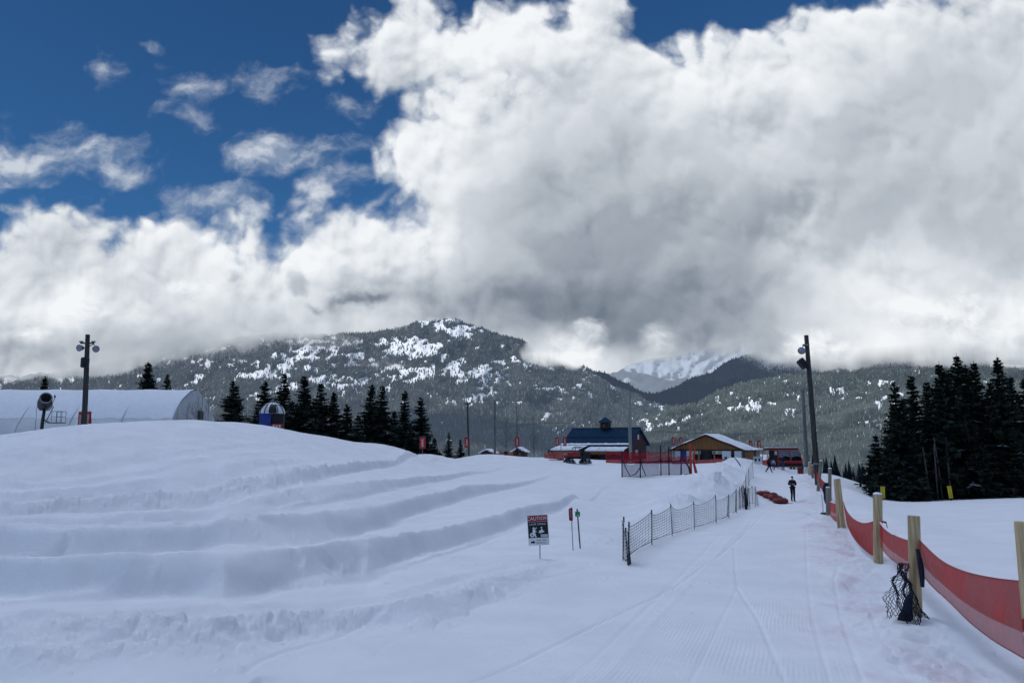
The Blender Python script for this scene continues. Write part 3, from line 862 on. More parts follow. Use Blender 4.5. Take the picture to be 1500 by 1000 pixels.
for i, (px, top, d, w, lb) in enumerate([(1362, 655, 64.3, 2.6, 'pale bare tree trunk nearest to the left yellow sign'), (1374, 650, 64.6, 2.2, 'middle one of the thin pale bare trunks in front of the grove'),
                              (1381, 640, 65, 1.8, 'thinnest leaning pale trunk in front of the grove'), (1393, 640, 64.8, 2.2, 'pale bare trunk directly behind the right hand yellow sign')]):
    t = thing('dead_tree', lb, 'tree', P(px, 731, d), 0, 'bare trunks in front of the grove')
    h = P(px, top, d).z - P(px, 731, d).z; w_ = w * mpp(d) * .5
    mb = MB(); lean = (-.25, .02, -.35, .0)[i]
    mb.tube([(0, 0, -.3), (lean * .4, 0, h * .5), (lean, 0, h)], [w_ * 1.2, w_, w_ * .6], 7)
    mb.build('trunk', M_PBARK, t, True)
    br = MB(); rr = random.Random(i)
    for k in range(14):
        z = h * rr.uniform(.35, 1); a = rr.uniform(0, 6.28)
        br.tube([(lean * z / h, 0, z), (lean * z / h + .5 * math.cos(a), .5 * math.sin(a), z + rr.uniform(-.15, .2))], [.012, .004], 4)
    br.build('crown', M_PBARK, t)

def bare_tree(label, px, py_top, d, seed, spread, m_, py_base=None, group=None, thick=.05, levels=4):
    rr = random.Random(seed)
    base = G(px, d) if py_base is None else P(px, py_base, d)
    h = P(px, py_top, d).z - base.z
    t = thing('bare_tree', label, 'tree', base, 0, group)
    mb = MB()
    mb.tube([(0, 0, -.2), (0, 0, h * .5), (0, 0, h * .95)], [thick, thick * .7, thick * .15], 6)
    mb.build('trunk', m_, t)
    br = MB()
    def grow(p, dirv, L, w, lv):
        q = p + dirv * L
        br.tube([p, p + dirv * L * .5 + Vector((0, 0, .03 * L)), q], [w, w * .75, w * .4], 3, False)
        if lv <= 0: return
        for _ in range(rr.randint(2, 3)):
            f = rr.uniform(.35, 1)
            nd = (dirv + Vector((rr.uniform(-.7, .7), rr.uniform(-.7, .7), rr.uniform(-.1, .6)))).normalized()
            grow(p + dirv * L * f, nd, L * rr.uniform(.45, .7), w * .55, lv - 1)
    for k in range(14):
        z = h * rr.uniform(.15, .92); a = rr.uniform(0, 6.28)
        dv = Vector((math.cos(a) * spread, math.sin(a) * spread, rr.uniform(.4, 1.0))).normalized()
        grow(Vector((0, 0, z)), dv, h * .26 * (1.15 - z / h), thick * .35, levels - 2)
    br.build('crown', m_, t)
    return t
M_TWIG = mat('grey_twigs', (.13, .125, .125), .9, .2, 3)
M_RTWIG = mat('reddish_twigs', (.085, .06, .055), .9, .2, 3)
bare_tree('bare grey sapling in front of the tent end wall', 291, 552, 82, 3, .55, M_TWIG, thick=.06)
bare_tree('smaller bare bush left of the sapling by the tent end wall', 271, 585, 82, 4, .7, M_TWIG, thick=.03)
bare_tree('bare sapling between the tent end wall and the lone fir', 301, 572, 83, 5, .5, M_TWIG, thick=.035)
bare_tree('large reddish bare tree behind the third red banner', 757, 588, 128, 6, .5, M_RTWIG, 672, thick=.07, levels=5)
bare_tree('reddish bare tree left of the third red banner', 741, 606, 130, 7, .5, M_RTWIG, 672, thick=.06, levels=5)
bare_tree('reddish bare tree between the third banner and the lodge', 782, 602, 130, 8, .5, M_RTWIG, 672, thick=.06, levels=5)

# near belt of dark forest on the slope below the piste
def forest_patch(px0, px1, d0, d1, zfun, n, hh, seed, m_):
    r = np.random.default_rng(seed)
    px = r.uniform(px0, px1, n); d = d0 + (d1 - d0) * r.random(n) ** .8
    vs = []; fs = []
    k = 6
    V = []; Fc = []
    for i in range(n):
        x = (px[i] - 750) / F * d[i]; z = zfun(px[i], d[i])
        h = hh * r.uniform(.55, 1.25); rad = h * r.uniform(.13, .2)
        for lv in range(4):
            zb = z + h * (.08 + .22 * lv); zt = z + h * min(1, .45 + .2 * lv); rl = rad * (1 - .22 * lv)
            o_ = len(V)
            a0 = r.uniform(0, 6)
            for j in range(k):
                jr = r.uniform(.6, 1.2)
                V.append((x + rl * jr * math.cos(a0 + j * 1.047), d[i] + rl * jr * math.sin(a0 + j * 1.047), zb - .06 * h * jr))
            V.append((x, d[i], zt))
            Fc += [(o_ + j, o_ + (j + 1) % k, o_ + k) for j in range(k)]
    o = np_mesh('forest', np.array(V), np.array(Fc), m_, False, {'mist': np.zeros(len(V)), 'white': np.repeat(r.random(n) * .45, 4 * (k + 1))})
    o['kind'] = 'stuff'
    return o
M_FD = needles('dark_forest', (.014, .020, .024))
forest_patch(1170, 1330, 230, 420, lambda p, d: -22 - (d - 230) * .06 + 0 * p, 260, 17, 5, M_FD)
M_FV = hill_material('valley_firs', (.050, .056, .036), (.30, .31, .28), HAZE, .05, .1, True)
forest_patch(560, 1300, 320, 900, lambda p, d: -30 - (d - 320) * .075, 2600, 20, 6, M_FV)

# ------------------------------------------------------------------ tent
x1 = -41.6; x0 = -92.0
def arch(n, y0=89.6, y1=105.4, zb=-.6, zt=7.35, off=0.0):
    """pointed arch in the y-z plane"""
    pts = []
    yc_ = (y0 + y1) / 2; hw = (y1 - y0) / 2 + off
    for i in range(n + 1):
        s = -1 + 2 * i / n
        a = abs(s)
        zz = zb + (zt + off - zb) * max(0, 1 - a ** 1.3) ** .5
        pts.append((yc_ + hw * math.copysign(a ** .92, s), zz))
    return pts
tent = thing('fabric_hall', 'long white arched fabric hall with snow on its roof at the left edge', 'tent', (x1, 97.5, .2))
def sheet(name, prof, xs_, m_, parent, lo=0, hi=None, wob=0.0):
    prof = prof[lo:hi]
    mb = MB(); n = len(prof)
    vs = [(x - x1, y - 97.5, z - .2 + (wob * (float(vnoise(np.array(x * .3), np.array(y * .9 + z), 4)) - .5))) for x in xs_ for (y, z) in prof]
    fs = [(i * n + j, i * n + j + 1, (i + 1) * n + j + 1, (i + 1) * n + j) for i in range(len(xs_) - 1) for j in range(n - 1)]
    mb.add(vs, fs)
    return mb.build(name, m_, parent, True)
ap = arch(48)
M_TENTW = mat('tent_fabric', (.66, .68, .70), .6, .08, .6)
M_TENTG = mat('tent_end_fabric', (.50, .51, .52), .6, .10, .8)
xs_ = list(np.arange(x0, x1 + .1, .84))
# fabric pinched between its frames
mb = MB(); n = len(ap); vs = []
for x in xs_:
    ph = ((x - x1) / 6.2) % 1.0; sag = .18 * math.sin(PI * ph)
    for (y, z) in ap:
        ny = (y - 97.5) / 8.0
        vs.append((x - x1, (y - 97.5) - ny * sag, z - .2 - sag * .6 * max(0, (z / 7.0))))
mb.add(vs, [(i * n + j, i * n + j + 1, (i + 1) * n + j + 1, (i + 1) * n + j) for i in range(len(xs_) - 1) for j in range(n - 1)])
mb.build('fabric_shell', M_TENTW, tent, True)
mb = MB(); op = arch(48, off=.16); vs = []
lo, hi = 5, 44
for x in xs_:
    ph = ((x - x1) / 6.2) % 1.0; sag = .17 * math.sin(PI * ph)
    for k, (y, z) in enumerate(op[lo:hi]):
        e = .10 * math.sin(x * 1.3) + .06 * math.sin(x * 3.1 + 1)
        ny = (y - 97.5) / 8.0
        dz = e if k in (0, hi - lo - 1) else 0
        bl = min(1, min(k, hi - lo - 1 - k) / 7); yb, zb_ = ap[lo + k]
        y = yb + (y - yb) * bl; z = zb_ + (z - zb_) * bl; y -= .006 if k < 20 else -.006; dz *= .5
        vs.append((x - x1 - (.12 if x == xs_[-1] else 0), (y - 97.5) - ny * sag, z - .2 - sag * .6 * max(0, z / 7.0) + dz))
n = hi - lo
mb.add(vs, [(i * n + j, i * n + j + 1, (i + 1) * n + j + 1, (i + 1) * n + j) for i in range(len(xs_) - 1) for j in range(n - 1)])
mb.build('roof_snow', M_SNOWC, tent, True)
mb = MB()
mb.add([(0.02, y - 97.5, z - .2) for y, z in ap], [tuple(range(len(ap)))])
ew = mb.build('end_wall', M_TENTG, tent)
mb = MB()
for yy in (-5.2, -2.6, 0, 2.6, 5.2):
    mb.box((.08, yy, 2.2), (.05, .07, 4.6))
mb.box((.08, 0, 3.4), (.05, 11, .08))
mb.build('frame_tube', M_TENTG, ew)
MB().box((.18, 1.2, 3.9), (.3, 1.1, 1.2)).build('vent', M_BLACK, ew)
for x in np.arange(x1 - 6.2, x0, -6.2):
    MB().tube([(x - x1, y - 97.5, z - .2) for y, z in arch(40, off=.05)], .06, 5).build('rib', M_TENTW, tent, True)
MB().box((-38, -9.3, .9), (5, .8, 1.2)).box((-33.2, -9.2, 1.2), (.7, .6, 1.0)).build('base_skirt', M_BLACK, tent)

# ------------------------------------------------------------------ poles
def lamp_head(parent, c, dirv, r=.24, L=.34, dish=True, m_=None):
    """round flood light: lathe body with glass face"""
    q = Vector((0, 0, 1)).rotation_difference(Vector(dirv).normalized()).to_matrix()
    prof = [(.05, -L * .6), (r * .45, -L * .55), (r * .8, -L * .1), (r, L * .35), (r * 1.04, L * .40), (r * .96, L * .40)]
    b_ = MB().lathe(prof, 18, Matrix.Translation(c) @ q.to_4x4()).build('lamp_head', m_ or M_STEEL, parent, True)
    MB().lathe([(r * .97, L * .36), (r * .6, L * .44), (.0, L * .47)], 18, Matrix.Translation(c) @ q.to_4x4()).build('lens', M_PGLASS, b_, True)
    return b_

def pole_thing(name, label, cat, px, d, py_top, px_top, rad, m_, group=None, below=.5, py_base=None):
    base = G(px, d) if py_base is None else P(px, py_base, d)
    top = P(px_top, py_top, d)
    t = thing(name, label, cat, base, 0, group)
    v = top - base
    MB().tube([Vector((0, 0, -below)), v * .5, v], [rad * 1.1, rad, rad * .85], 14).build('pole', m_, t, True)
    return t, v

# left flood light pole
t, v = pole_thing('lamp_post', 'dark wooden flood light pole in front of the white tent', 'lamp post', 119, 51, 490, 128.5, .17, M_POLE, 'flood light poles')
ax = v.normalized()
cb = v * .885
MB().box(cb + Vector((0, -.02, .12)), (.95, .08, .09)).build('crossarm', M_DSTEEL, t)
lamp_head(t, cb + Vector((-.26, -.30, -.25)), (-.2, -1, -.15), .23, .4)
lamp_head(t, cb + Vector((.62, -.1, -.28)), (.75, -.6, -.2), .23, .4)
for s in (-.42, .42): MB().box(cb + Vector((s, -.02, .22)), (.22, .16, .10)).build('ballast_box', M_STEEL, t)
MB().tube([cb + Vector((.1, 0, -.1)), cb + Vector((.45, -.05, .05)), cb + Vector((.62, -.1, -.1))], .03, 6).build('bracket', M_DSTEEL, t)
mb = MB(); c = v * .69
mb.lathe([(.0, -.36), (.22, -.36), (.27, -.30), (.27, .28), (.22, .34), (.0, .34)], 12, Matrix.Translation(c + Vector((-.05, -.12, 0))))
mb.build('control_box', M_BLACK, t)
# right flood light pole
t, v = pole_thing('lamp_post', 'tall dark wooden flood light pole beside the walkway fence', 'lamp post', 1196.5, 68, 491, 1181, .23, M_POLE, 'flood light poles')
c = v * .925
MB().box(c + Vector((-.12, -.05, .12)), (.55, .3, .14)).build('crossarm', M_STEEL, t)
lamp_head(t, v * .90 + Vector((-.62, -.25, -.05)), (-.5, -1, -.5), .34, .5)
MB().tube([v * .915 + Vector((0, 0, .1)), v * .915 + Vector((-.4, -.1, .15)), v * .905 + Vector((-.55, -.1, .1))], .04, 6).build('bracket', M_DSTEEL, t)
hb = MB(); Mx = Matrix.Rotation(math.radians(-38), 3, 'Y') @ Matrix.Rotation(math.radians(20), 3, 'Z')
hb.box((0, 0, 0), (.62, .5, .95), M=Mx); o = hb.build('speaker', M_BLACK, t, loc=v * .805 + Vector((-.62, -.2, .0))); bevel_mesh(o, .07)
MB().box(Mx @ Vector((-.33, 0, 0)), (.03, .38, .7), M=Mx).build('speaker_grille', M_DSTEEL, o)
MB().tube([v * .765, v * .775 + Vector((-.3, -.1, .02)), v * .795 + Vector((-.45, -.15, .0))], .04, 6).build('bracket', M_DSTEEL, t)
MB().box(v * .03 + Vector((.02, -.25, 0)), (.12, .06, .5)).build('sign_plate', M_DSTEEL, t)
MB().lathe([(.27, -.06), (.28, 0), (.27, .06)], 14, Matrix.Translation(v * .14)).build('band', M_STEEL, t)
# grey plain pole behind it
t, v = pole_thing('utility_pole', 'grey wooden pole with pale wrapped base behind the tall flood light pole', 'pole', 1182, 84, 570, 1175.5, .21, M_POLEG, 'plain wooden poles')
mb = MB(); mb.lathe([(.42, -.1), (.40, .0), (.36, 1.0), (.30, 1.12), (.0, 1.12)], 14); mb.build('base_wrap', M_DWHITE, t)
t, v = pole_thing('utility_pole', 'grey wooden pole between the second and third red banners', 'pole', 725, 100, 585, 724.5, .17, M_POLEG, 'plain wooden poles')
t, v = pole_thing('utility_pole', 'pale wooden pole standing in front of the blue roofed lodge', 'pole', 924, 96, 574, 921.5, .2, mat('pale_pole_wood', (.27, .26, .24), .8, .2, 1.5, stretch=(6, 6, .5)), 'plain wooden poles')
t, v = pole_thing('lamp_post', 'thin black lamp pole with small twin head by the second red banner', 'lamp post', 687, 92, 589, 684.5, .11, M_POLE, 'flood light poles')
MB().box(v + Vector((0, 0, -.25)), (.75, .08, .08)).build('crossarm', M_DSTEEL, t)
for s in (-.32, .32): lamp_head(t, v + Vector((s, -.08, -.1)), (s, -1, -.5), .14, .25, m_=M_DSTEEL)

def cable(label, pts, sag, r=.024):
    a = Vector(pts[0]); b = Vector(pts[1])
    n = 24
    ps = [a.lerp(b, i / n) - Vector((0, 0, sag * 4 * (i / n) * (1 - i / n))) for i in range(n + 1)]
    o = MB().tube([p - a for p in ps], r, 4, False).build('cable', M_BLACK, None, loc=a)
    tag(o, label, 'cable', 'overhead cables')
cable('sagging cable from the middle grey pole to the pole by the lodge', (P(725, 628, 100), P(921, 631, 96)), -.9)
cable('sagging cable from the lodge pole across to the grey pole on the right', (P(921, 628, 96), P(1177, 633, 84)), .35)
cable('slack cable rising from the brown shelter to the tall right hand pole', (P(1080, 634, 95), P(1187, 590, 68)), .9)
cable('thin guy wire dropping left from the top of the lodge pole', (P(921, 592, 96), P(868, 668, 101)), .3, .014)

# ------------------------------------------------------------------ red banners
def banner(label, px, d, py0, py1, wpx, twin=False, py_base=None, tilt=0.0):
    base = G(px, d)
    s = mpp(d)
    t = thing('banner', label, 'banner', base, 0, 'red banners on posts around the park')
    zt = P(px, py0, d).z - base.z; zb = P(px, py1, d).z - base.z
    MB().tube([(0, .05, -.3), (tilt * .5, .05, zb * .6), (tilt, .05, zt + .05)], .045, 7).build('post', M_POLEG, t)
    offs = (-.55, .55) if twin else (0,)
    for k, of in enumerate(offs):
        w = wpx * s * (.46 if twin else 1.0)
        cx = of * wpx * s + tilt
        nx, nz = 5, 8
        vs = []
        for j in range(nz + 1):
            for i in range(nx + 1):
                u = i / nx - .5; q_ = j / nz
                vs.append((cx + u * w + (.02 * math.sin(q_ * 5 + k)), -.02 + .05 * math.sin(u * 5 + q_ * 3 + k), zb + (zt - zb) * q_ + .02 * math.sin(u * 6)))
        fs = [(j * (nx + 1) + i, j * (nx + 1) + i + 1, (j + 1) * (nx + 1) + i + 1, (j + 1) * (nx + 1) + i) for j in range(nz) for i in range(nx)]
        f = MB().add(vs, fs).build('flag', M_REDB, t, True)
        # pale vertical writing, too small to read
        H_ = zt - zb
        lm = MB(); rr = random.Random(px + k)
        nz_ = 15; vs = []
        for j in range(nz_ + 1):
            q_ = j / nz_
            hw_ = w * (.07 if j % 3 == 2 else rr.uniform(.16, .28)); ox = rr.uniform(-.06, .06) * w
            z = zb + H_ * (.16 + .68 * q_)
            vs += [(cx + ox - hw_, -.10, z), (cx + ox + hw_, -.10, z)]
        lm.add(vs, [(2 * j, 2 * j + 1, 2 * j + 3, 2 * j + 2) for j in range(nz_)])
        lm.build('lettering', mat('faded_white_print', (.55, .35, .33), .7, .1, 3), f)
        MB().tube([(cx - w / 2, -.02, zt), (cx + w / 2, -.02, zt)], .02, 5).build('rod', M_STEEL, f)
    return t
banner('narrow red banner on the left side of the flood light pole by the tent', 113, 53, 603, 627, 7)
banner('wider red banner right of the flood light pole by the tent', 124.5, 52.5, 603, 623.5, 9)
banner('red banner on a short post where the mound slopes down', 618.5, 74, 640, 657, 9)
banner('red banner against the thin black lamp pole', 683.5, 90.5, 640, 655, 6.5)
banner('red banner above the skier in the blue jacket', 757.5, 112, 640, 654, 6.5)
banner('pair of red banners left of the blue roofed lodge', 822, 103, 640, 653, 10, True)
banner('red banner half hidden at the right corner of the lodge', 942, 122, 640, 652, 7)
banner('pair of red banners behind the left eave of the brown shelter', 993, 106, 640, 651, 10, True)
banner('pair of red banners between the shelter and the red cabin', 1107, 105, 645, 658, 11, True)

# ------------------------------------------------------------------ snow gun
b0 = G(56, 49)
t = thing('snow_gun', 'fan snow gun on a post with a railed platform beside the white tent', 'snow gun', b0)
t.scale = (.76, .76, .80)
MB().tube([(0, 0, -1.2), (.05, 0, .9), (.12, 0, 1.75)], [.15, .14, .12], 10).build('post', M_DSTEEL, t, True)
tl = Matrix.Translation((.17, -.1, 2.35)) @ Matrix.Rotation(math.radians(36), 4, 'Z') @ Matrix.Rotation(math.radians(68), 4, 'X')
b_ = MB().lathe([(.30, -.75), (.50, -.72), (.56, -.3), (.54, .1), (.46, .60), (.46, .72), (.41, .72), (.41, .3), (.40, -.2)], 28, tl).build('fan_barrel', M_BLACK, t, True)
MB().lathe([(.40, .66), (.47, .66), (.50, .72), (.47, .80), (.40, .80), (.38, .73), (.40, .66)], 28, tl).build('nozzle_ring', M_STEEL, b_, True)
mb = MB()
for k in range(9):
    a = k * 2 * PI / 9
    mb.add([tl @ Vector((.06 * math.cos(a), .06 * math.sin(a), .2)), tl @ Vector((.40 * math.cos(a), .40 * math.sin(a), .15)), tl @ Vector((.40 * math.cos(a + .5), .40 * math.sin(a + .5), .25)), tl @ Vector((.06 * math.cos(a + .5), .06 * math.sin(a + .5), .26))], [(0, 1, 2, 3)])
mb.lathe([(.0, .34), (.10, .32), (.12, .1)], 12, tl)
mb.build('fan', M_DSTEEL, b_)
mb = MB(); mb.tube([(-.48, 0, 2.3), (-.5, 0, 1.95), (-.3, 0, 1.68), (.12, 0, 1.62), (.55, 0, 1.68), (.74, 0, 1.95), (.74, 0, 2.35)], .05, 8)
mb.build('yoke', M_STEEL, t, True)
MB().tube([(.76, 0, 2.3), (.86, .1, 2.6), (.86, .1, 2.95)], .025, 6).box((.86, .1, 2.78), (.12, .1, .16)).build('sensor', M_DSTEEL, t)
pl = MB().box((1.12, .2, .62), (1.15, .8, .06)).build('platform', M_DSTEEL, t)
mb = MB()
for x in (.9, 1.32, 1.68):
    for y in (-.18, .58): mb.tube([(x, y, .62), (x, y, 1.55)], .022, 6)
for y in (-.18, .58):
    for z in (1.1, 1.55): mb.tube([(.85, y, z), (1.7, y, z)], .022, 6)
mb.tube([(1.68, -.18, 1.55), (1.68, .58, 1.55)], .022, 6); mb.tube([(1.68, -.18, 1.1), (1.68, .58, 1.1)], .022, 6)
mb.build('railing', M_STEEL, pl)
MB().tube([(.35, -.1, .6), (.95, -.1, 1.95)], .035, 6).tube([(.5, .3, .62), (.1, 0, .9)], .05, 6).build('brace', M_DSTEEL, t)
MB().tube([(-.55, 0, -.3), (-.55, 0, 2.05)], .018, 5).build('hose', M_DSTEEL, t)

# ------------------------------------------------------------------ domed hut
b0 = P(398, 626, 72); b0.z -= .68
t = thing('lift_hut', 'small domed hut with pale ribbed bubble top and blue side on the mound', 'hut', b0, math.radians(12))
W_ = 2.2
MB().box((-.55, 0, .95), (1.06, 1.9, 2.1)).build('wall', M_BLUE, t)
MB().box((.55, .25, .95), (1.1, 1.4, 2.1)).build('back_wall', M_BLACK, t)
MB().box((.55, -.78, .78), (1.12, .06, .50)).build('banner_strip', M_RED, t)
mb = MB()
for k in range(3): mb.box((.25 + .28 * k, -.815, .80), (.16, .01, .22))
mb.build('lettering', M_DWHITE, t)
M_BUB = mat('bubble_plastic', (.62, .65, .68), .25, .25, 1.6, spec=.5)
prof = [(1.22 * math.cos(a), 1.05 * math.sin(a)) for a in np.linspace(0, PI / 2, 9)]
dm = MB().lathe([(max(r, .001), z) for r, z in prof], 24, Matrix.Translation((0, 0, 2.0))).build('dome', M_BUB, t, True)
for k in range(6):
    a0 = k * PI / 6
    MB().tube([(1.25 * math.cos(q_) * math.cos(a0), 1.25 * math.cos(q_) * math.sin(a0), 2.0 + 1.08 * math.sin(q_)) for q_ in np.linspace(0, PI, 15)], .04, 5).build('dome_rib', M_DSTEEL, dm)
MB().add([((1.26) * math.cos(q_) * math.cos(a0), 1.26 * math.cos(q_) * math.sin(a0), 2.0 + 1.09 * math.sin(q_)) for a0 in (-1.75, -1.45, -1.15) for q_ in np.linspace(.02, 1.2, 8)],
         [(i * 8 + j, i * 8 + j + 1, (i + 1) * 8 + j + 1, (i + 1) * 8 + j) for i in range(2) for j in range(7)]).build('dome_window', M_BLACK, dm, True)
MB().lathe([(max(.001, 1.26 * math.cos(q_)), 1.10 * math.sin(q_)) for q_ in np.linspace(.95, PI / 2, 8)], 20, Matrix.Translation((0, 0, 2.0))).build('snow_cap', M_SNOWC, dm, True)

# ------------------------------------------------------------------ lodge with blue roof
rz = math.radians(-30)
b0 = G(888, 115)
lodge = thing('lodge', 'dark timber lodge with large blue metal roof and snow on the lower porch roofs', 'building', b0, rz)
gz0 = b0.z
L_, W_ = 11.4, 7.6
zr = 2.85 - gz0; ze = .45 - gz0
hx, hy = L_ / 2, W_ / 2
mb = MB()
mb.box((0, 0, ze / 2), (L_ - .8, W_ - .9, ze))
mb.build('wall', M_LOG, lodge)
for sx_ in (-1, 1):
    gm = MB(); gm.add([(sx_ * (hx - .38), -hy + .4, ze), (sx_ * (hx - .38), hy - .4, ze), (sx_ * (hx - .38), 0, zr - .25)], [(0, 1, 2)])
    g_ = gm.build('gable_wall', mat('maroon_boards', (.07, .018, .02), .8, .3, 1, stretch=(1, 6, 1)), lodge)
    MB().box((sx_ * (hx - .36), -.2, ze + 1.0), (.06, .6, .7)).build('window', M_DWHITE, g_)
    MB().box((sx_ * (hx - .40), -1.0, 1.0), (.12, 1.0, .8)).build('window', M_DWHITE, g_)
rf = MB()
for sy in (-1, 1):
    y_e = sy * (hy + .35); z_e = ze - .15
    th = .12
    vs = [(-hx, 0, zr), (hx, 0, zr), (hx, y_e, z_e), (-hx, y_e, z_e), (-hx, 0, zr - th), (hx, 0, zr - th), (hx, y_e, z_e - th), (-hx, y_e, z_e - th)]
    rf.add(vs, [(0, 1, 2, 3), (7, 6, 5, 4), (0, 3, 7, 4), (1, 5, 6, 2), (2, 6, 7, 3)])
roof = rf.build('roof', M_ROOFB, lodge)
mb = MB()
for i in range(30):
    x = -hx + .2 + i * (L_ - .4) / 29
    for sy in (-1, 1):
        mb.tube([(x, sy * .02, zr + .015), (x, sy * (hy + .34), ze - .13)], .022, 4)
mb.build('seam', M_ROOFB, roof)
mb = MB(); f = .58
mb.box((0, -(hy + .35) * f, zr + (ze - .15 - zr) * f + .04), (L_ - .6, .10, .12)); mb.build('snow_guard', M_BLACK, roof)
mb = MB(); mb.box((0, 0, zr + .03), (L_ + .04, .22, .08)); mb.build('ridge_cap', M_ROOFB, roof)
f0, f1 = .93, 1.02
def slopept(x, f, up): return (x, -(hy + .35) * f, zr + (ze - .15 - zr) * f + up)
mb = MB(); nn = 40; vs = []
for i in range(nn + 1):
    x = -hx + L_ * i / nn; j_ = .03 * math.sin(i * 1.9) + .02 * math.sin(i * .7)
    vs += [slopept(x, f0 + j_, .02), slopept(x, (f0 + f1) / 2, .16), slopept(x, f1, .05)]
mb.add(vs, [(i * 3 + k, i * 3 + k + 1, i * 3 + 3 + k + 1, i * 3 + 3 + k) for i in range(nn) for k in range(2)])
mb.build('snow_strip', M_SNOWC, roof, True)
cp = MB().box((0, 0, zr + .38), (1.25, 1.2, 1.0)).build('cupola', M_LOG, lodge)
cr_ = MB(); cr_.add([(-.95, -.9, zr + .85), (.95, -.9, zr + .85), (.95, .9, zr + .85), (-.95, .9, zr + .85), (0, 0, zr + 1.75)], [(0, 1, 4), (1, 2, 4), (2, 3, 4), (3, 0, 4), (3, 2, 1, 0)])
cr_.build('cupola_roof', M_ROOFB, cp)
MB().box((.0, -.615, zr + .40), (.34, .03, .3)).build('cupola_window', M_TAN, cp)
def porch(xa, xb, dep, zt_, zb_, nm):
    y0_ = -hy - .2; y1_ = -hy - dep
    m_ = MB(); th = .1
    m_.add([(xa, y0_, zt_), (xb, y0_, zt_), (xb, y1_, zb_), (xa, y1_, zb_), (xa, y0_, zt_ - th), (xb, y0_, zt_ - th), (xb, y1_, zb_ - th), (xa, y1_, zb_ - th)], [(0, 3, 2, 1), (4, 5, 6, 7), (0, 4, 7, 3), (1, 2, 6, 5), (2, 3, 7, 6)])
    p_ = m_.build('porch_roof', M_LOG, lodge)
    s_ = MB(); nn = 24; vs = []
    for i in range(nn + 1):
        x = xa + .02 + (xb - xa - .04) * i / nn; k = .05 * math.sin(i * 1.3)
        vs += [(x, y0_ + .02, zt_ + .16 + k * .3), (x, (y0_ + y1_) / 2, (zt_ + zb_) / 2 + .20 + k * .4), (x, y1_ - .06 + k * .3, zb_ + .16), (x, y1_ - .08, zb_ - .02)]
    s_.add(vs, [(i * 4 + k, i * 4 + k + 1, i * 4 + 4 + k + 1, i * 4 + 4 + k) for i in range(nn) for k in range(3)])
    s_.build('porch_snow', M_SNOWC, p_, True)
    MB().box(((xa + xb) / 2, y1_ + .04, zb_ - .28), (xb - xa, .10, .30)).build('fascia', M_TAN, p_)
    for x in np.linspace(xa + .2, xb - .2, max(2, int((xb - xa) / 2.0))):
        MB().box((x, y1_ + .16, (zb_ - .3) / 2), (.16, .16, zb_ - .3)).build('porch_post', M_LOG, p_)
porch(-hx - .2, -1.0, 3.4, ze - .35, ze - .95, 'l')
porch(-.8, hx - .3, 2.3, ze - .55, ze - 1.05, 'r')
for x in (-4, -2.4, .4, 1.8, 3.4):
    w_ = MB().box((x, -hy + .43, .95), (.9, .06, .75)).build('window', M_GLASS, lodge)
    MB().box((x, -hy + .41, .95), (1.04, .03, .89)).build('window_frame', M_WOODG, w_)
d_ = MB().box((-.3, -hy + .43, .9), (.8, .07, 1.6)).build('door', mat('door_boards', (.12, .07, .04), .7, .2, 2), lodge)
MB().tube([(-.02, -hy + .37, .9), (-.02, -hy + .37, 1.05)], .025, 6).build('handle', M_STEEL, d_)
MB().box((3.0, -hy - 1.6, .40), (3.4, .10, .6)).build('counter_banner', mat('navy_board', (.012, .02, .08), .6, .2, 3), lodge)
MB().box((-4.2, -hy - 2.6, .75), (2.6, .06, 1.1)).build('canvas_screen', mat('grey_canvas', (.22, .18, .18), .8, .15, 2), lodge)

# ------------------------------------------------------------------ brown open shelter
rz = math.radians(-33)
b0 = G(1046, 97)
sh = thing('wooden_shelter', 'brown gabled open shelter with snow on its right roof slope', 'building', b0, rz)
g0 = b0.z
W_, D_ = 9.0, 5.2
ze = (-.22) - g0; zr = 1.55 - g0
hx, hy = W_ / 2, D_ / 2
def roofz(x): return zr + (ze - zr) * abs(x) / hx
rf = MB()
ov = .5
for sx_ in (-1, 1):
    xe = sx_ * (hx + .5); ze_ = zr + (ze - zr) * (hx + .5) / hx
    vs = [(0, -hy - ov, zr), (0, hy + ov, zr), (xe, hy + ov, ze_), (xe, -hy - ov, ze_)]
    vs += [(x, y, z - .14) for x, y, z in vs]
    rf.add(vs, [(0, 1, 2, 3), (7, 6, 5, 4), (0, 3, 7, 4), (1, 5, 6, 2), (3, 2, 6, 7)])
roof = rf.build('roof', M_LOG, sh)
sn = MB()
for sx_ in (-1, 1):
    xe = sx_ * (hx + .52); vs = []
    na, nb_ = 12, 12
    for i in range(na + 1):
        for j in range(nb_ + 1):
            x = xe * j / nb_; y = -hy - ov + (D_ + 2 * ov) * i / na
            e_ = .16 if 0 < i < na and j < nb_ else .02
            vs.append((x, y, zr + (ze - zr) * abs(x) / hx + e_ + .03 * math.sin(i * 1.7 + j)))
    sn.add(vs, [(i * (nb_ + 1) + j, i * (nb_ + 1) + j + 1, (i + 1) * (nb_ + 1) + j + 1, (i + 1) * (nb_ + 1) + j) for i in range(na) for j in range(nb_)])
sn.build('roof_snow', M_SNOWC, roof, True)
gm = MB(); zg = ze - .12
gm.prism([(-hx, zg), (hx, zg), (hx, ze - .05), (0, zr - .18), (-hx, ze - .05)], .12, Matrix.Translation((0, -hy, 0)))
gb = gm.build('gable_boards', M_TAN, sh)
for sx_ in (-1, 1):
    MB().add([(0, -hy - ov - .03, zr - .02), (sx_ * (hx + .55), -hy - ov - .03, ze - .22), (sx_ * (hx + .55), -hy - ov - .03, ze - .42), (0, -hy - ov - .03, zr - .24)], [(0, 1, 2, 3)]).build('bargeboard', M_LOG, gb)
mb = MB()
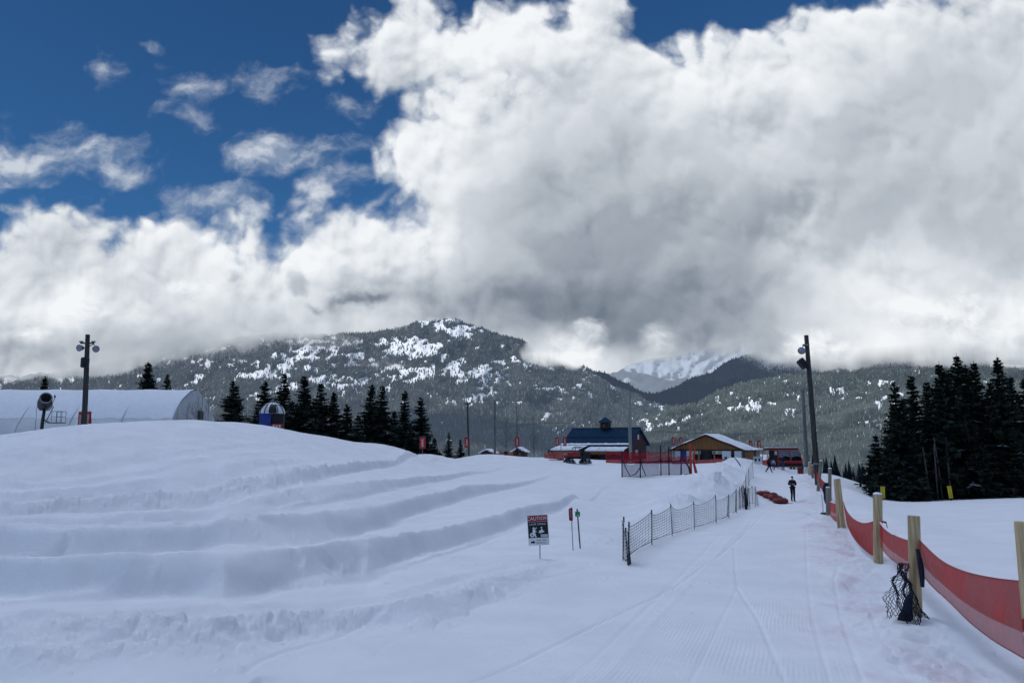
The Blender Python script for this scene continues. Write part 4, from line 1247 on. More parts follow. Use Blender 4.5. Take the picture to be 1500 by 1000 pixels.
MB().box((0, -hy + .06, zg - .08), (W_, .16, .18)).build('beam', M_LOG, sh)
for x in (-hx + .1, -1.1, .9, hx - .1):
    for y in (-hy + .06, hy - .06):
        MB().box((x, y, (zg - .17) / 2), (.18, .18, zg - .17)).build('post', M_WOODG, sh)
def wpanel(x0_, x1_, m_, z0_=.0, z1_=None, y=-hy + .04, nm='wall_panel'):
    z1_ = zg - .18 if z1_ is None else z1_
    return MB().box(((x0_ + x1_) / 2, y, (z0_ + z1_) / 2), (x1_ - x0_, .06, z1_ - z0_)).build(nm, m_, sh)
wpanel(-hx + .2, -hx + .95, M_DWHITE)
d_ = wpanel(-hx + 1.05, -hx + 1.75, M_BLUE, nm='door'); MB().box((-hx + 1.65, -hy - .01, .9), (.05, .05, .18)).build('handle', M_STEEL, d_)
wpanel(-hx + 1.8, -hx + 2.6, M_DWHITE)
wpanel(-1.0, .3, M_BLACK, y=-hy + .5, nm='opening_shade')  # black sheet painted in for the shade inside the opening
wpanel(1.9, 3.0, M_WHITE, nm='cupboard')
wpanel(3.02, 3.42, M_BLACK, y=-hy + .3, nm='doorway_shade')  # flat black standing in for the shade in the gap
wpanel(3.45, hx - .2, M_WHITE, nm='cupboard')
MB().box((2.35, -hy - .0, .6), (.3, .03, .25)).build('notice_board', M_BLACK, sh)
MB().box((hx - .04, .3, (ze - .1) / 2), (.10, D_ - .9, ze - .1)).build('side_wall', M_TAN, sh)
MB().box((-1.2, hy - .05, .5), (6.0, .08, 1.0)).build('back_rail', M_RED, sh)
an = MB(); an.box((hx - 1.1, hy + 1.4, (ze - .1) / 2), (2.4, 1.9, ze - .1)); a_ = an.build('annex', M_WOODG, sh)
MB().add([(hx - 2.6, hy + .55, ze + .35), (hx + .55, hy + .55, ze + .0), (hx + .55, hy + 2.7, ze + .0), (hx - 2.6, hy + 2.7, ze + .35), (hx - 2.6, hy + .55, ze + .2), (hx + .55, hy + .55, ze - .15), (hx + .55, hy + 2.7, ze - .15), (hx - 2.6, hy + 2.7, ze + .2)],
         [(0, 1, 2, 3), (7, 6, 5, 4), (0, 4, 5, 1), (1, 5, 6, 2), (2, 6, 7, 3), (3, 7, 4, 0)]).build('annex_roof', M_SNOWC, a_)

# ------------------------------------------------------------------ red gondola cabin
b0 = G(1146, 91)
gc = thing('gondola_cabin', 'red gondola cabin with large windows standing on the snow at the path end', 'cabin', b0, math.radians(-4))
H_, Lc, Dc = 2.55, 4.2, 2.1
def side(name, poly, m_, y=-Dc / 2, th=.05, parent=gc):
    return MB().prism(poly, th, Matrix.Translation((0, y, 0))).build(name, m_, parent)
lo = [(-Lc / 2 + .05, .25), (Lc / 2 - .15, .25), (Lc / 2, .75), (Lc / 2 - .03, 1.0), (-Lc / 2, 1.0)]
up_ = [(-Lc / 2, 1.0), (Lc / 2 - .03, 1.0), (Lc / 2 - .45, H_ - .25), (-Lc / 2 + .2, H_ - .25)]
b_ = MB()
b_.prism(lo, .05, Matrix.Translation((0, -Dc / 2, 0))); b_.prism(lo, .05, Matrix.Translation((0, Dc / 2 - .05, 0)))
b_.box((-Lc / 2 + .03, 0, .62), (.05, Dc - .12, .72)); b_.box((Lc / 2 - .08, 0, .62), (.05, Dc - .12, .72)); b_.box((0, 0, .28), (Lc - .3, Dc - .1, .06))
body = b_.build('body', mat('cabin_red', (.42, .03, .028), .35, .12, 2, spec=.5), gc)
MB().box((.4, -Dc / 2 - .01, .55), (3.2, .02, .36)).build('stripe', M_BLACK, body)
fr = MB()
def bar(p, q_, w=.09): fr.tube([p, q_], w * .55, 6)
for y in (-Dc / 2, Dc / 2):
    bar((-Lc / 2, y, 1.0), (-Lc / 2 + .2, y, H_ - .2)); bar((Lc / 2 - .02, y, 1.0), (Lc / 2 - .45, y, H_ - .2))
    bar((-.78, y, .3), (-.70, y, H_ - .2), .16); bar((.72, y, 1.0), (.60, y, H_ - .2), .08); bar((-Lc / 2 + .2, y, H_ - .25), (Lc / 2 - .45, y, H_ - .25), .12)
    bar((-Lc / 2, y, 1.0), (Lc / 2, y, 1.0), .09)
fr.build('frame', MATS['cabin_red'], gc)
for nm, x0_, x1_, xt0, xt1, m_ in [('window', -.68, .64, -.62, .55, M_PGLASS), ('window', .78, 2.0, .66, 1.62, M_PGLASS)]:
    w_ = MB().add([(x0_, -Dc / 2 - .02, 1.06), (x1_, -Dc / 2 - .02, 1.06), (xt1, -Dc / 2 - .02, H_ - .33), (xt0, -Dc / 2 - .02, H_ - .33)], [(0, 1, 2, 3)]).build('window', m_, gc)
    MB().add([(x0_, -Dc / 2 - .03, .99), (x1_, -Dc / 2 - .03, .99), (x1_ - .02, -Dc / 2 - .03, 1.42), ((x0_ + x1_) / 2 + .1, -Dc / 2 - .03, 1.58), (x0_ + .02, -Dc / 2 - .03, 1.38)], [(0, 1, 2, 3, 4)]).build('painted_reflection', M_GLASS, w_)  # reflection painted as a dark shape over the pane
MB().add([(-1.9, -Dc / 2 - .015, .35), (-1.3, -Dc / 2 - .015, .35), (-1.25, -Dc / 2 - .015, H_ - .3), (-1.78, -Dc / 2 - .015, H_ - .3)], [(0, 1, 2, 3)]).build('doorway_shade', M_BLACK, gc)  # flat black standing in for shade inside the open door
d_ = MB().add([(-1.25, -Dc / 2 - .04, .32), (-.86, -Dc / 2 - .04, .32), (-.80, -Dc / 2 - .04, H_ - .3), (-1.2, -Dc / 2 - .04, H_ - .3)], [(0, 1, 2, 3)]).build('door', M_DSTEEL, gc)
MB().box((-1.02, -Dc / 2 - .06, H_ - .62), (.28, .02, .45)).build('door_pane', M_DWHITE, d_)
MB().box((-1.98, -Dc / 2 - .03, H_ - .6), (.14, .02, .5)).build('side_pane', M_DWHITE, gc)
MB().add([(-.7, Dc / 2, 1.05), (1.9, Dc / 2, 1.05), (1.55, Dc / 2, H_ - .33), (-.62, Dc / 2, H_ - .33)], [(0, 1, 2, 3)]).build('window', M_PGLASS, gc)
r_ = MB().box((-.12, 0, H_ - .12), (Lc - .55, Dc - .1, .2)).build('roof', M_BLACK, gc); bevel_mesh(r_, .06)
MB().box((-.12, 0, H_ + .01), (Lc - .75, Dc - .25, .10)).build('roof_snow', M_SNOWC, r_); bevel_mesh(r_.children[0], .04)
mb = MB()
for k in range(7): mb.tube([(.4 + .22 * k, -Dc / 2 - .12, .18), (.4 + .22 * k + .08, -Dc / 2 - .42, .06)], .022, 5)
mb.tube([(.3, -Dc / 2 - .45, .05), (2.2, -Dc / 2 - .45, .05)], .03, 5); mb.tube([(.3, -Dc / 2 - .1, .2), (1.9, -Dc / 2 - .1, .2)], .025, 5)
mb.build('ski_rack', M_DSTEEL, gc)
MB().box((-1.2, -.6, .10), (.2, .2, .26)).box((1.2, -.6, .10), (.2, .2, .26)).box((-1.2, .6, .10), (.2, .2, .26)).box((1.2, .6, .10), (.2, .2, .26)).build('foot', M_DSTEEL, gc)

# ------------------------------------------------------------------ small houses far behind
for (px, py, d, w, h_, lb) in [(716, 662.5, 150, 2.6, 1.0, 'low snow roofed house behind the grey pole'), (762, 660, 170, 2.8, 1.6, 'little gabled house behind the skier in blue')]:
    p = P(px, 672, d); s = mpp(d)
    t = thing('small_house', lb, 'house', p, math.radians(-20))
    top = P(px, py - 4, d).z - p.z
    MB().box((0, 0, top * .35), (w, w * .8, top * .7)).build('wall', M_LOG, t)
    MB().prism([(-w * .68, top * .62), (0, top * 1.0), (w * .68, top * .62), (w * .68, top * .70), (0, top * 1.12), (-w * .68, top * .70)], w * 1.1, Matrix.Translation((0, -w * .55, 0))).build('roof', M_SNOWC, t)
    MB().prism([(-w * .5, top * .6), (w * .5, top * .6), (0, top * .96)], .05, Matrix.Translation((0, -w * .5, 0))).build('gable_wall', M_LOG, t)
    MB().box((.3, -w * .42, top * .45), (.5, .05, .45)).build('window', M_TAN, t)

# ------------------------------------------------------------------ red crash fences by the buildings
def cloth_strip(A, B, h0, h1, m_, name, parent, sag=.08, n=16, wob=.05, seed=0):
    """upright cloth between two ground points, in the parent's frame"""
    A = Vector(A); B = Vector(B); vs = []
    rr = random.Random(seed); ph = rr.uniform(0, 6)
    nrm = (B - A).cross(Vector((0, 0, 1))).normalized()
    for i in range(n + 1):
        f_ = i / n; p = A.lerp(B, f_)
        for j in range(5):
            q_ = j / 4
            z = h0 + (h1 - h0) * q_ - sag * 4 * f_ * (1 - f_) * q_
            vs.append(p + nrm * wob * math.sin(f_ * 9 + q_ * 2 + ph) + Vector((0, 0, z)))
    fs = [(i * 5 + j, i * 5 + j + 1, (i + 1) * 5 + j + 1, (i + 1) * 5 + j) for i in range(n) for j in range(4)]
    return MB().add(vs, fs).build(name, m_, parent, True)
def crash_fence(label, pts, h, mname='crash_fence', group='red crash fences near the buildings', pale=True, m_=None):
    ps = [G(px, d) for px, d in pts]
    t = thing(mname, label, 'fence', ps[0], 0, group)
    o0 = ps[0]
    for i, p in enumerate(ps):
        MB().tube([p - o0 - Vector((0, 0, .2)), p - o0 + Vector((0, 0, h + .15))], .035, 6).build('post', M_BLACK if i % 2 else M_ORANGE, t)
    for i in range(len(ps) - 1):
        cloth_strip(ps[i] - o0, ps[i + 1] - o0, .45, h, m_ or M_REDN, 'fabric_panel', t, .05, 10, .04, i)
        if pale: cloth_strip(ps[i] - o0, ps[i + 1] - o0, .02, .46, mat('faded_red_pad', (.45, .10, .09), .8, .3, 1.2), 'pad', t, .02, 10, .03, i + 9)
    return t
crash_fence('tall red crash fence running from the lodge to the shelter', [(888, 98), (918, 96), (950, 95), (984, 94)], 1.5)
crash_fence('low faded red crash pads in front of the shelter', [(985, 92), (1020, 91), (1052, 90), (1080, 89)], .52)
crash_fence('short red crash fence between the shelter and the red cabin', [(1103, 100), (1113, 100), (1122, 100)], 1.2)
crash_fence('short red crash fence left of the pair of banners by the lodge', [(798, 101), (812, 100), (826, 99)], .6)
crash_fence('red crash fence end just left of the skier in blue', [(731, 112), (744, 113), (752, 113)], .9)
o_ = crash_fence('orange fence end at the right of the red cabin', [(1168, 92), (1174, 90), (1178, 88)], 1.1, pale=False, m_=M_ORANGE)

# ------------------------------------------------------------------ net pen of red and navy netting
pen_px = [(911, 63), (938, 62), (968, 64), (980, 64.5), (998, 64), (1012, 62)]
pp_ = [G(px, d, 694) for px, d in pen_px]
o0 = pp_[0]
t = thing('net_pen', 'safety net pen with navy lower net, red upper net and orange corner post', 'net fence', o0)
hts = [2.2, 2.3, 2.55, 2.45, 2.3, 2.6]
for i, p in enumerate(pp_):
    MB().tube([p - o0 - Vector((0, 0, .3)), p - o0 + Vector((.03, 0, hts[i]))], .05 if i < 5 else .10, 7).build('post', M_NAVY if i < 5 else M_ORANGE, t)
for i in range(5):
    A, B = pp_[i] - o0, pp_[i + 1] - o0
    cloth_strip(A, B, .1, 1.35, M_NAVN, 'lower_net', t, .12 if i else .3, 12, .1, i)
    cloth_strip(A + Vector((0, .05, 0)), B + Vector((0, .05, 0)), 1.15, 1.35, M_REDF, 'red_band', t, .1, 12, .05, i)
    cloth_strip(A + Vector((0, .1, 0)), B + Vector((0, .1, 0)), 1.3, 1.7 if i not in (0,) else 2.2, M_REDN, 'upper_net', t, .15, 12, .05, i + 4)
    n = 14
    for z, sg in ((.08, .0), (1.36, .14)):
        MB().tube([A.lerp(B, k / n) + Vector((0, -.03, z - sg * 4 * (k / n) * (1 - k / n))) for k in range(n + 1)], .028, 4).build('edge_rope', M_NAVY, t)
# loose swag at the left corner
sw = [P(911, 668, 62.5) - o0, P(916, 684, 61.5) - o0, P(923, 697, 61) - o0, P(931, 694, 61.3) - o0, P(938, 684, 62) - o0]
MB().tube(sw, .04, 5).build('edge_rope', M_NAVY, t)
MB().tube([P(938, 669, 62) - o0, P(941, 684, 61.6) - o0, P(946, 696, 61.5) - o0], .035, 5).build('edge_rope', M_NAVY, t)
MB().tube([P(1004, 676, 62.6) - o0, P(1009, 684, 62) - o0, P(1012, 700, 61.6) - o0], .07, 6).build('net_roll', M_NAVY, t)
MB().tube([P(1018, 655, 62.5) - o0, P(1016, 676, 62.3) - o0, P(1020, 694, 62) - o0], [.05, .08, .12], 6).build('loose_fabric', M_ORANGE, t)

# ------------------------------------------------------------------ black rope nets along the walkway
def rope_net(label, posts, heights, group, rows=10, cols=14, sag=.16, bow=.25):
    ps = [G(px, d, 770) for px, d in posts]
    o0 = ps[0]
    t = thing('net_fence', label, 'net fence', o0, 0, group)
    for p, h in zip(ps, heights):
        lx = random.uniform(-.05, .05)
        q_ = MB().tube([p - o0 - Vector((0, 0, .25)), p - o0 + Vector((lx, 0, h))], .0125, 6).build('post', M_BLACK, t)
        MB().tube([p - o0 + Vector((lx, 0, h - .10)), p - o0 + Vector((lx, 0, h + .02))], .019, 6).build('post_cap', M_BLACK, q_)
    for i in range(len(ps) - 1):
        A, B = ps[i] - o0, ps[i + 1] - o0
        hA, hB = heights[i] - .06, heights[i + 1] - .06
        mb = MB()
        nrm = (B - A).cross(Vector((0, 0, 1))).normalized()
        def pt(f_, q2):
            h_ = hA + (hB - hA) * f_
            sg = sag * 4 * f_ * (1 - f_) * (h_ / .9)
            z = .10 + (h_ - .10) * q2 - sg * (1.0 if q2 > .02 else .4)
            return A.lerp(B, f_) + Vector((0, 0, z)) - nrm * bow * math.sin(PI * f_) * (1 - q2 * .4)
        for r in range(rows + 1):
            w_ = .010 if r in (0, rows) else .0058
            mb.tube([pt(k / 10, r / rows) for k in range(11)], w_, 3, False)
        for c_ in range(1, cols):
            mb.tube([pt(c_ / cols, r / 4) for r in range(5)], .0036, 3, False)
        mb.build('netting', M_NET, t)
    return t
GN = 'black rope nets along the walkway'
npx = [(919.5, 829, 769), (954, 798, 750), (984.5, 785.5, 741), (1017, 775.5, 737), (1049.5, 766, 727), (1068, 759, 726), (1080, 751.5, 718), (1089.5, 744.8, 713)]
nposts = [(a_, gd_hit(a_, b_)) for a_, b_, c_ in npx]
nh = [(b_ - c_) * mpp(d_) for (a_, b_, c_), (p_, d_) in zip(npx, nposts)]
nd0 = nposts[0][1]; nd7 = nposts[-1][1]
rope_net('long sagging black rope net between the lane exit and the walkway', nposts, nh, GN)
rope_net('short folded back piece of black net at the near end of the long net', [(911, nd0 * 1.07), (919, nd0 * 1.01)], [nh[0] * 1.06, nh[0] * .85], GN, 10, 6, .5, .15)
rope_net('upper stretch of black rope net running up toward the red cabin', [(1086, 44), (1091, 48), (1096, 54), (1100, 60), (1107, 68)], [1.3, 1.3, 1.3, 1.4, 1.5], GN, 8, 10, .1, .2)
rope_net('bunched end of the upper black rope net above the long net', [(1093, nd7 * 1.02), (1099, nd7 * 1.06), (1104, nd7 * 1.10), (1108, nd7 * 1.07)], [1.2, 1.15, 1.2, 1.3], GN, 9, 9, .12, .3)
# rolled net leaning with spare poles
b0 = G(1090, 45)
t = thing('net_roll', 'dark rolled net standing at the near end of the upper rope net', 'net', b0, 0)
mb = MB(); mb.tube([(0, 0, -.1), (.05, 0, .5), (-.02, 0, 1.0), (.02, 0, 1.25)], [.07, .09, .07, .03], 9); mb.build('net_bundle', M_NAVY, t, True)
mb = MB()
for k in range(5): mb.tube([(.1 * k - .2, -.1, -.1), (.1 * k - .2 + random.uniform(-.1, .1), -.05, 1.3)], .016, 5)
mb.build('spare_pole', M_BLACK, t)

# ------------------------------------------------------------------ signs on the left
DC = gd_hit(791, 818); b0 = G(791, DC, 819)
s = mpp(DC)
t = thing('caution_sign', 'caution sign with red header, black picture panel and white arrow panel on a thin post', 'sign', b0, math.radians(-4))
# board 29 x 42 px
bw, bh = 29.5 * s, 42 * s
zc = (P(787, 776, DC).z - b0.z)
tilt = math.radians(-3.5)
MB().tube([(0, .02, -.3), (0, .02, zc + bh * .3)], .012, 8).build('post', M_STEEL, t)
bd = MB().box((0, 0, 0), (bw, .012, bh)).build('board', M_WHITE, t, loc=(-.04, 0, zc)); bd.rotation_euler = (0, -tilt * -1, 0)
M_SBLK = mat('sign_black', (.015, .015, .018), .5, .05, 3); M_SRED = mat('sign_red', (.30, .02, .03), .5, .05, 3); M_SWHT = mat('sign_white', (.72, .73, .75), .5, .03, 3)
e_ = .0075
MB().box((0, -e_, bh * .39), (bw * .965, .003, bh * .205)).build('header', M_SRED, bd)
MB().box((0, -e_, 0.015 * bh), (bw * .965, .003, bh * .53)).build('picture_panel', M_SBLK, bd)
text_part('CAUTION', bh * .165, M_SWHT, bd, (0, -e_ - .003, bh * .385), sx=.98)
text_part('LOOK UPHILL!', bh * .088, M_SWHT, bd, (0, -e_ - .003, bh * .20), sx=1.0)
text_part('CLEAR AREA', bh * .062, M_SBLK, bd, (bw * .12, -e_ - .002, -bh * .335), sx=1.0)
text_part('IMMEDIATELY', bh * .062, M_SRED, bd, (bw * .12, -e_ - .002, -bh * .425), sx=.95)
MB().box((bw * .28, -e_ - .002, -bh * .185), (bw * .33, .002, bh * .085)).build('exit_plate', M_SWHT, bd)
text_part('EXIT', bh * .085, M_SBLK, bd, (bw * .28, -e_ - .005, -bh * .185), sx=1.1)
def flat(poly, y, m_, name):
    return MB().add([(x * bw, y, z * bh) for x, z in poly], [tuple(range(len(poly)))]).build(name, m_, bd)
flat([(-.38, -.36), (-.27, -.36), (-.27, -.33), (-.17, -.39), (-.27, -.45), (-.27, -.42), (-.38, -.42)], -e_ - .002, M_SBLK, 'arrow')
# standing figure holding a tube
mb = MB()
def disc(cx, cz, rx, rz_, n=16): mb.add([((cx + rx * math.cos(k * 2 * PI / n)) * bw, -e_ - .003, (cz + rz_ * math.sin(k * 2 * PI / n)) * bh) for k in range(n)], [tuple(range(n))])
disc(-.21, .07, .05, .034)
mb.add([(x * bw, -e_ - .0032, z * bh) for x, z in [(-.27, .02), (-.20, .045), (-.13, .0), (-.08, -.05), (-.11, -.07), (-.16, -.04), (-.14, -.12), (-.09, -.23), (-.15, -.235), (-.20, -.15), (-.24, -.22), (-.30, -.22), (-.27, -.10)]], [tuple(range(13))])
mb.add([(x * bw, -e_ - .0034, z * bh) for x, z in [(-.14, .02), (-.06, .08), (-.08, .1), (-.16, .05)]], [(0, 1, 2, 3)])
disc(-.30, -.15, .11, .075)
mb.build('pictogram', M_SWHT, bd)
mb = MB()
disc(.17, .085, .035, .025)
mb.add([(x * bw, -e_ - .003, z * bh) for x, z in [(.02, -.08), (.05, -.02), (.15, .0), (.16, .06), (.22, .03), (.22, -.01), (.30, -.04), (.28, -.07), (.10, -.10)]], [tuple(range(9))])
mb.build('pictogram', M_SWHT, bd)
mb = MB(); mb.add([((-.30 + .04 * math.cos(k * PI / 6)) * bw, -e_ - .006, (-.15 + .026 * math.sin(k * PI / 6)) * bh) for k in range(12)], [tuple(range(12))]); mb.build('pictogram_hole', M_SBLK, bd)

DM = gd_hit(840, 806); b0 = G(840, DM, 806); s = mpp(DM)
t = thing('marker_sign', 'narrow red double sign seen nearly edge on, on a grey post', 'sign', b0)
MB().tube([(0, 0, -.3), (-.05, 0, 60 * s)], .012, 8).build('post', M_STEEL, t)
for k, (a, of) in enumerate(((58, -.01), (-70, .02))):
    q_ = MB().box((0, 0, 0), (.20, .01, .30)).build('board', M_RED, t, loc=(-.055 + of - .02 * k, -.05 + .03 * k, 51 * s - .03 * k)); q_.rotation_euler = (0, math.radians(-3), math.radians(a))
    vs = []
    for j in range(13):
        w_ = .012 if j % 3 == 2 else .04; vs += [(-w_, -.0075, -.10 + .2 * j / 12), (w_, -.0075, -.10 + .2 * j / 12)]
    MB().add(vs, [(2 * j, 2 * j + 1, 2 * j + 3, 2 * j + 2) for j in range(12)]).build('lettering', M_SWHT, q_)
DM = gd_hit(851, 803); b0 = G(851, DM, 803); s = mpp(DM)
t = thing('marker_sign', 'small square green sign on a dark post right of the red double sign', 'sign', b0)
MB().tube([(0, 0, -.3), (-.09, 0, 55 * s)], .018, 8).build('post', M_BLACK, t)
q_ = MB().box((-.08, -.025, 48 * s), (.13, .012, .135)).build('board', M_GREEN, t); bevel_mesh(q_, .003)
MB().add([(-.11, -.033, 48 * s - .045), (-.05, -.033, 48 * s - .045), (-.05, -.033, 48 * s - .02), (-.09, -.033, 48 * s - .03)], [(0, 1, 2, 3)]).build('arrow', M_SWHT, q_)

# ------------------------------------------------------------------ yellow slow signs on the right
for (px, d, y0, y1, a, lb) in [(1293.5, 61, 712, 728, 2, 'left one of the two yellow slow signs at the far side of the snowfield'), (1394, 62, 709, 726, -6, 'right one of the two yellow slow signs, tilted, before the dark grove')]:
    b0 = P(px, 733, d); s = mpp(d)
    t = thing('slow_sign', lb, 'sign', b0, 0, 'yellow slow signs'); t.rotation_euler = (0, math.radians(a), 0)
    MB().tube([(0, .03, -.4), (0, .03, .3)], .03, 6).build('post', M_BLACK, t)
    hh_ = (y1 - y0) * s
    q_ = MB().box((0, 0, .22 + hh_ / 2), (.34, .02, hh_)).build('board', M_YEL, t)
    for k, ch in enumerate('SLOW'):
        text_part(ch, .25, M_SBLK, q_, (0, -.015, .22 + hh_ * (.86 - .24 * k)), sx=.9)

# ------------------------------------------------------------------ right hand fence
GP = 'wooden posts of the walkway fence'
def fpost(label, px, pyb, pxt, pyt, d, wpx, m_, cap=True, below=.35):
    base = P(px, pyb, d); gz_ = Gxy(base.x, base.y); base.z = min(gz_, base.z + .4)
    top = P(pxt, pyt, d); v = top - base; r = wpx * mpp(d) / 2
    t = thing('wooden_post', label, 'post', base, 0, GP)
    n = 16
    ps = [Vector((0, 0, -below)), v * .02, v * .5, v * .985, v]
    MB().tube(ps, [r * 1.04, r * 1.03, r, r * .98, r * .93], n).build('shaft', m_, t, True)
    if cap:
        up = v.normalized(); q_ = Vector((0, 0, 1)).rotation_difference(up).to_matrix().to_4x4()
        MB().lathe([(r * .98, 0), (r * .95, .012 + r * .12), (r * .5, .02 + r * .28), (.001, .02 + r * .32)], n, Matrix.Translation(v) @ q_).build('snow_cap', M_SNOWC, t, True)
    return base, v
fpost('nearest tan post leaning at the right picture edge', 1523, 1030, 1499, 764, 7.2, 24, M_WOOD, False)
pB = fpost('tan post with the navy net bundle at its foot', 1342, 905, 1338.5, 755, 10.3, 16.5, M_WOOD, False)
pC = fpost('snow capped tan post third from the front', 1287, 829, 1285.5, 724, 15.6, 12.5, M_WOOD)
fpost('tan post leaning right in front of a second one', 1235.5, 777, 1227, 701, 25.6, 7.2, M_WOOD)
fpost('tan post standing behind the leaning one', 1229, 760, 1224, 701.5, 26.4, 5.5, M_WOOD, False)
fpost('short grey weathered post with flat snowy top', 1213.5, 757, 1212.8, 714, 34, 6.2, M_WOODG)
fpost('tall grey post with dark cloth hanging on it', 1215.5, 735, 1215.5, 686, 45, 4.8, M_WOODG)
fpost('grey post leaning right in front of the flood light pole', 1198.5, 720, 1202.5, 675, 56, 4.6, M_WOODG)
fpost('short orange tinted post left of the flood light pole', 1186.2, 700, 1186, 677, 76, 4.2, M_WOOD)
fpost('short post touching the left side of the flood light pole', 1190.5, 701, 1190, 681, 74, 3.4, M_WOODG)
fpost('small grey post far behind the red cabin end', 1171.5, 684, 1171.5, 662, 92, 3.2, M_WOODG)
fpost('small grey post just right of the pale pole base', 1184.8, 684, 1184.8, 666, 94, 2.6, M_WOODG, False)
fpost('black post hidden behind the snow capped third post', 1289.5, 800, 1289.5, 734, 16.4, 4, M_BLACK, False)

GF = 'red fabric panels of the walkway fence'
def fence_panel(label, top, bot, da, db, split=.58, seed=0, folds=.045, white_top=True, creases=()):
    """red cloth hung between two posts, doubled along its upper part"""
    n = 36; m = 12
    tp = np.array(top, float); bt = np.array(bot, float)
    f_ = np.linspace(0, 1, n + 1)
    def crv(pl):
        s_ = np.concatenate([[0], np.cumsum(np.hypot(np.diff(pl[:, 0]), np.diff(pl[:, 1])))]); s_ /= s_[-1]
        # smooth interpolation through the pins
        x = np.interp(f_, s_, pl[:, 0]); y = np.interp(f_, s_, pl[:, 1])
        k = np.ones(7) / 7
        xs2 = np.convolve(np.pad(x, 3, mode='reflect', reflect_type='odd'), k, 'valid'); ys2 = np.convolve(np.pad(y, 3, mode='reflect', reflect_type='odd'), k, 'valid')
        return xs2, ys2
    tx, ty = crv(tp); bx, by = crv(bt)
    A = P(tp[0][0], tp[0][1], da)
    P0 = []
    for i in range(n + 1):
        d = 1 / ((1 - f_[i]) / da + f_[i] / db)
        row = []
        for j in range(m + 1):
            q_ = j / m
            px = bx[i] + (tx[i] - bx[i]) * q_; py = by[i] + (ty[i] - by[i]) * q_
            bell = math.sin(PI * f_[i]) * math.sin(PI * q_) * .10
            w = folds * (math.sin(f_[i] * 13 + seed + q_ * 2.2) + .6 * math.sin(f_[i] * 29 + seed * 2 - q_ * 3)) * (.4 + .6 * (1 - q_))
            dd = d - bell + w + .05 * (float(vnoise(np.array(f_[i] * 6), np.array(q_ * 4 + seed), seed)) - .5)
            for (cf, cw) in creases:
                dd -= .03 * math.exp(-((f_[i] - cf - .02 * math.sin(q_ * 7)) / cw) ** 2)
            row.append(P(px, py, dd) - A)
        P0.append(row)
    t = thing('fence_fabric', label, 'fence fabric', A, 0, GF)
    js = int(m * (1 - split))
    def part(name, j0, j1, m_, off=0.0):
        vs = [P0[i][j] + Vector((0, off, 0)) for i in range(n + 1) for j in range(j0, j1 + 1)]
        k = j1 - j0 + 1
        return MB().add(vs, [(i * k + j, i * k + j + 1, (i + 1) * k + j + 1, (i + 1) * k + j) for i in range(n) for j in range(k - 1)]).build(name, m_, t, True)
    part('double_layer', js, m, M_REDF)
    part('single_layer', 0, js, M_REDL)
    MB().tube([P0[i][m] for i in range(n + 1)], .008, 5).build('top_cord', M_RED, t)
    MB().tube([P0[i][0] for i in range(n + 1)], .006, 5).build('bottom_hem', M_RED, t)
    if white_top:
        vs = []; a, b = 2, int(n * .55)
        for i in range(a, b):
            w = .035 * math.sin(PI * (i - a) / (b - a - 1)) + .004
            p = P0[i][m]
            vs += [p + Vector((0, -.02, .004)), p + Vector((0, .015, .012 + w)), p + Vector((0, .05, .004))]
        MB().add(vs, [(i * 3 + j, i * 3 + j + 1, i * 3 + 3 + j + 1, i * 3 + 3 + j) for i in range(b - a - 1) for j in range(2)]).build('snow_line', M_SNOWC, t, True)
    return t
fence_panel('nearest red fabric panel, sagging from the net bundle post to the right picture edge',
            [(1347, 791), (1358, 802), (1375, 819), (1400, 833), (1430, 842), (1465, 848), (1504, 852)], [(1352, 842), (1362, 856), (1390, 880), (1420, 911), (1455, 938), (1504, 966)], 10.25, 7.15, .62, 1, .03, False, ((.25, .02), (.62, .03)))
fence_panel('red fabric panel between the snow capped post and the net bundle post',
            [(1288, 762), (1296, 774), (1310, 784), (1325, 790), (1341, 794)], [(1290, 800), (1300, 814), (1315, 826), (1330, 837), (1342, 842)], 15.5, 10.35, .6, 2, .03, True)
fence_panel('deeply sagging red fabric panel left of the snow capped post',
            [(1234.5, 733), (1240, 748), (1250, 760), (1262, 766), (1272, 766), (1279, 763)], [(1240, 767), (1248, 784), (1258, 797), (1268, 806), (1276, 813), (1281, 814)], 25.4, 16.0, .97, 3, .05, False)
fence_panel('short red fabric panel between the grey weathered post and the leaning tan post',
            [(1215, 734), (1222, 737), (1229, 739), (1233, 738)], [(1216, 757), (1224, 763), (1231, 767), (1236, 769)], 33.5, 25.8, .55, 4, .05, True)
fence_panel('distant red fabric panel between the leaning grey post and the tall grey post',
            [(1200, 697), (1204, 702), (1209, 707), (1214, 711)], [(1201, 712), (1205, 719), (1210, 727), (1215, 731)], 55, 44, .8, 5, .08, False)
fence_panel('farthest red fabric panel, beside the flood light pole', [(1194, 687), (1197, 694), (1201, 699)], [(1194, 700), (1198, 707), (1202, 714)], 70, 56, .8, 6, .08, False)
# red strap tied round the snow capped post
b0 = P(1291, 762, 15.3)
o_ = MB().add([(0, 0, 0), (.16, .12, -.03), (.19, .14, -.16), (.15, .10, -.17), (.13, .08, -.07), (.0, -.01, -.03)], [(0, 1, 4, 5), (1, 2, 3, 4)]).build('fabric_strap', M_RED, None, loc=b0)
tag(o_, 'loose end of red fabric tied behind the snow capped post', 'strap')
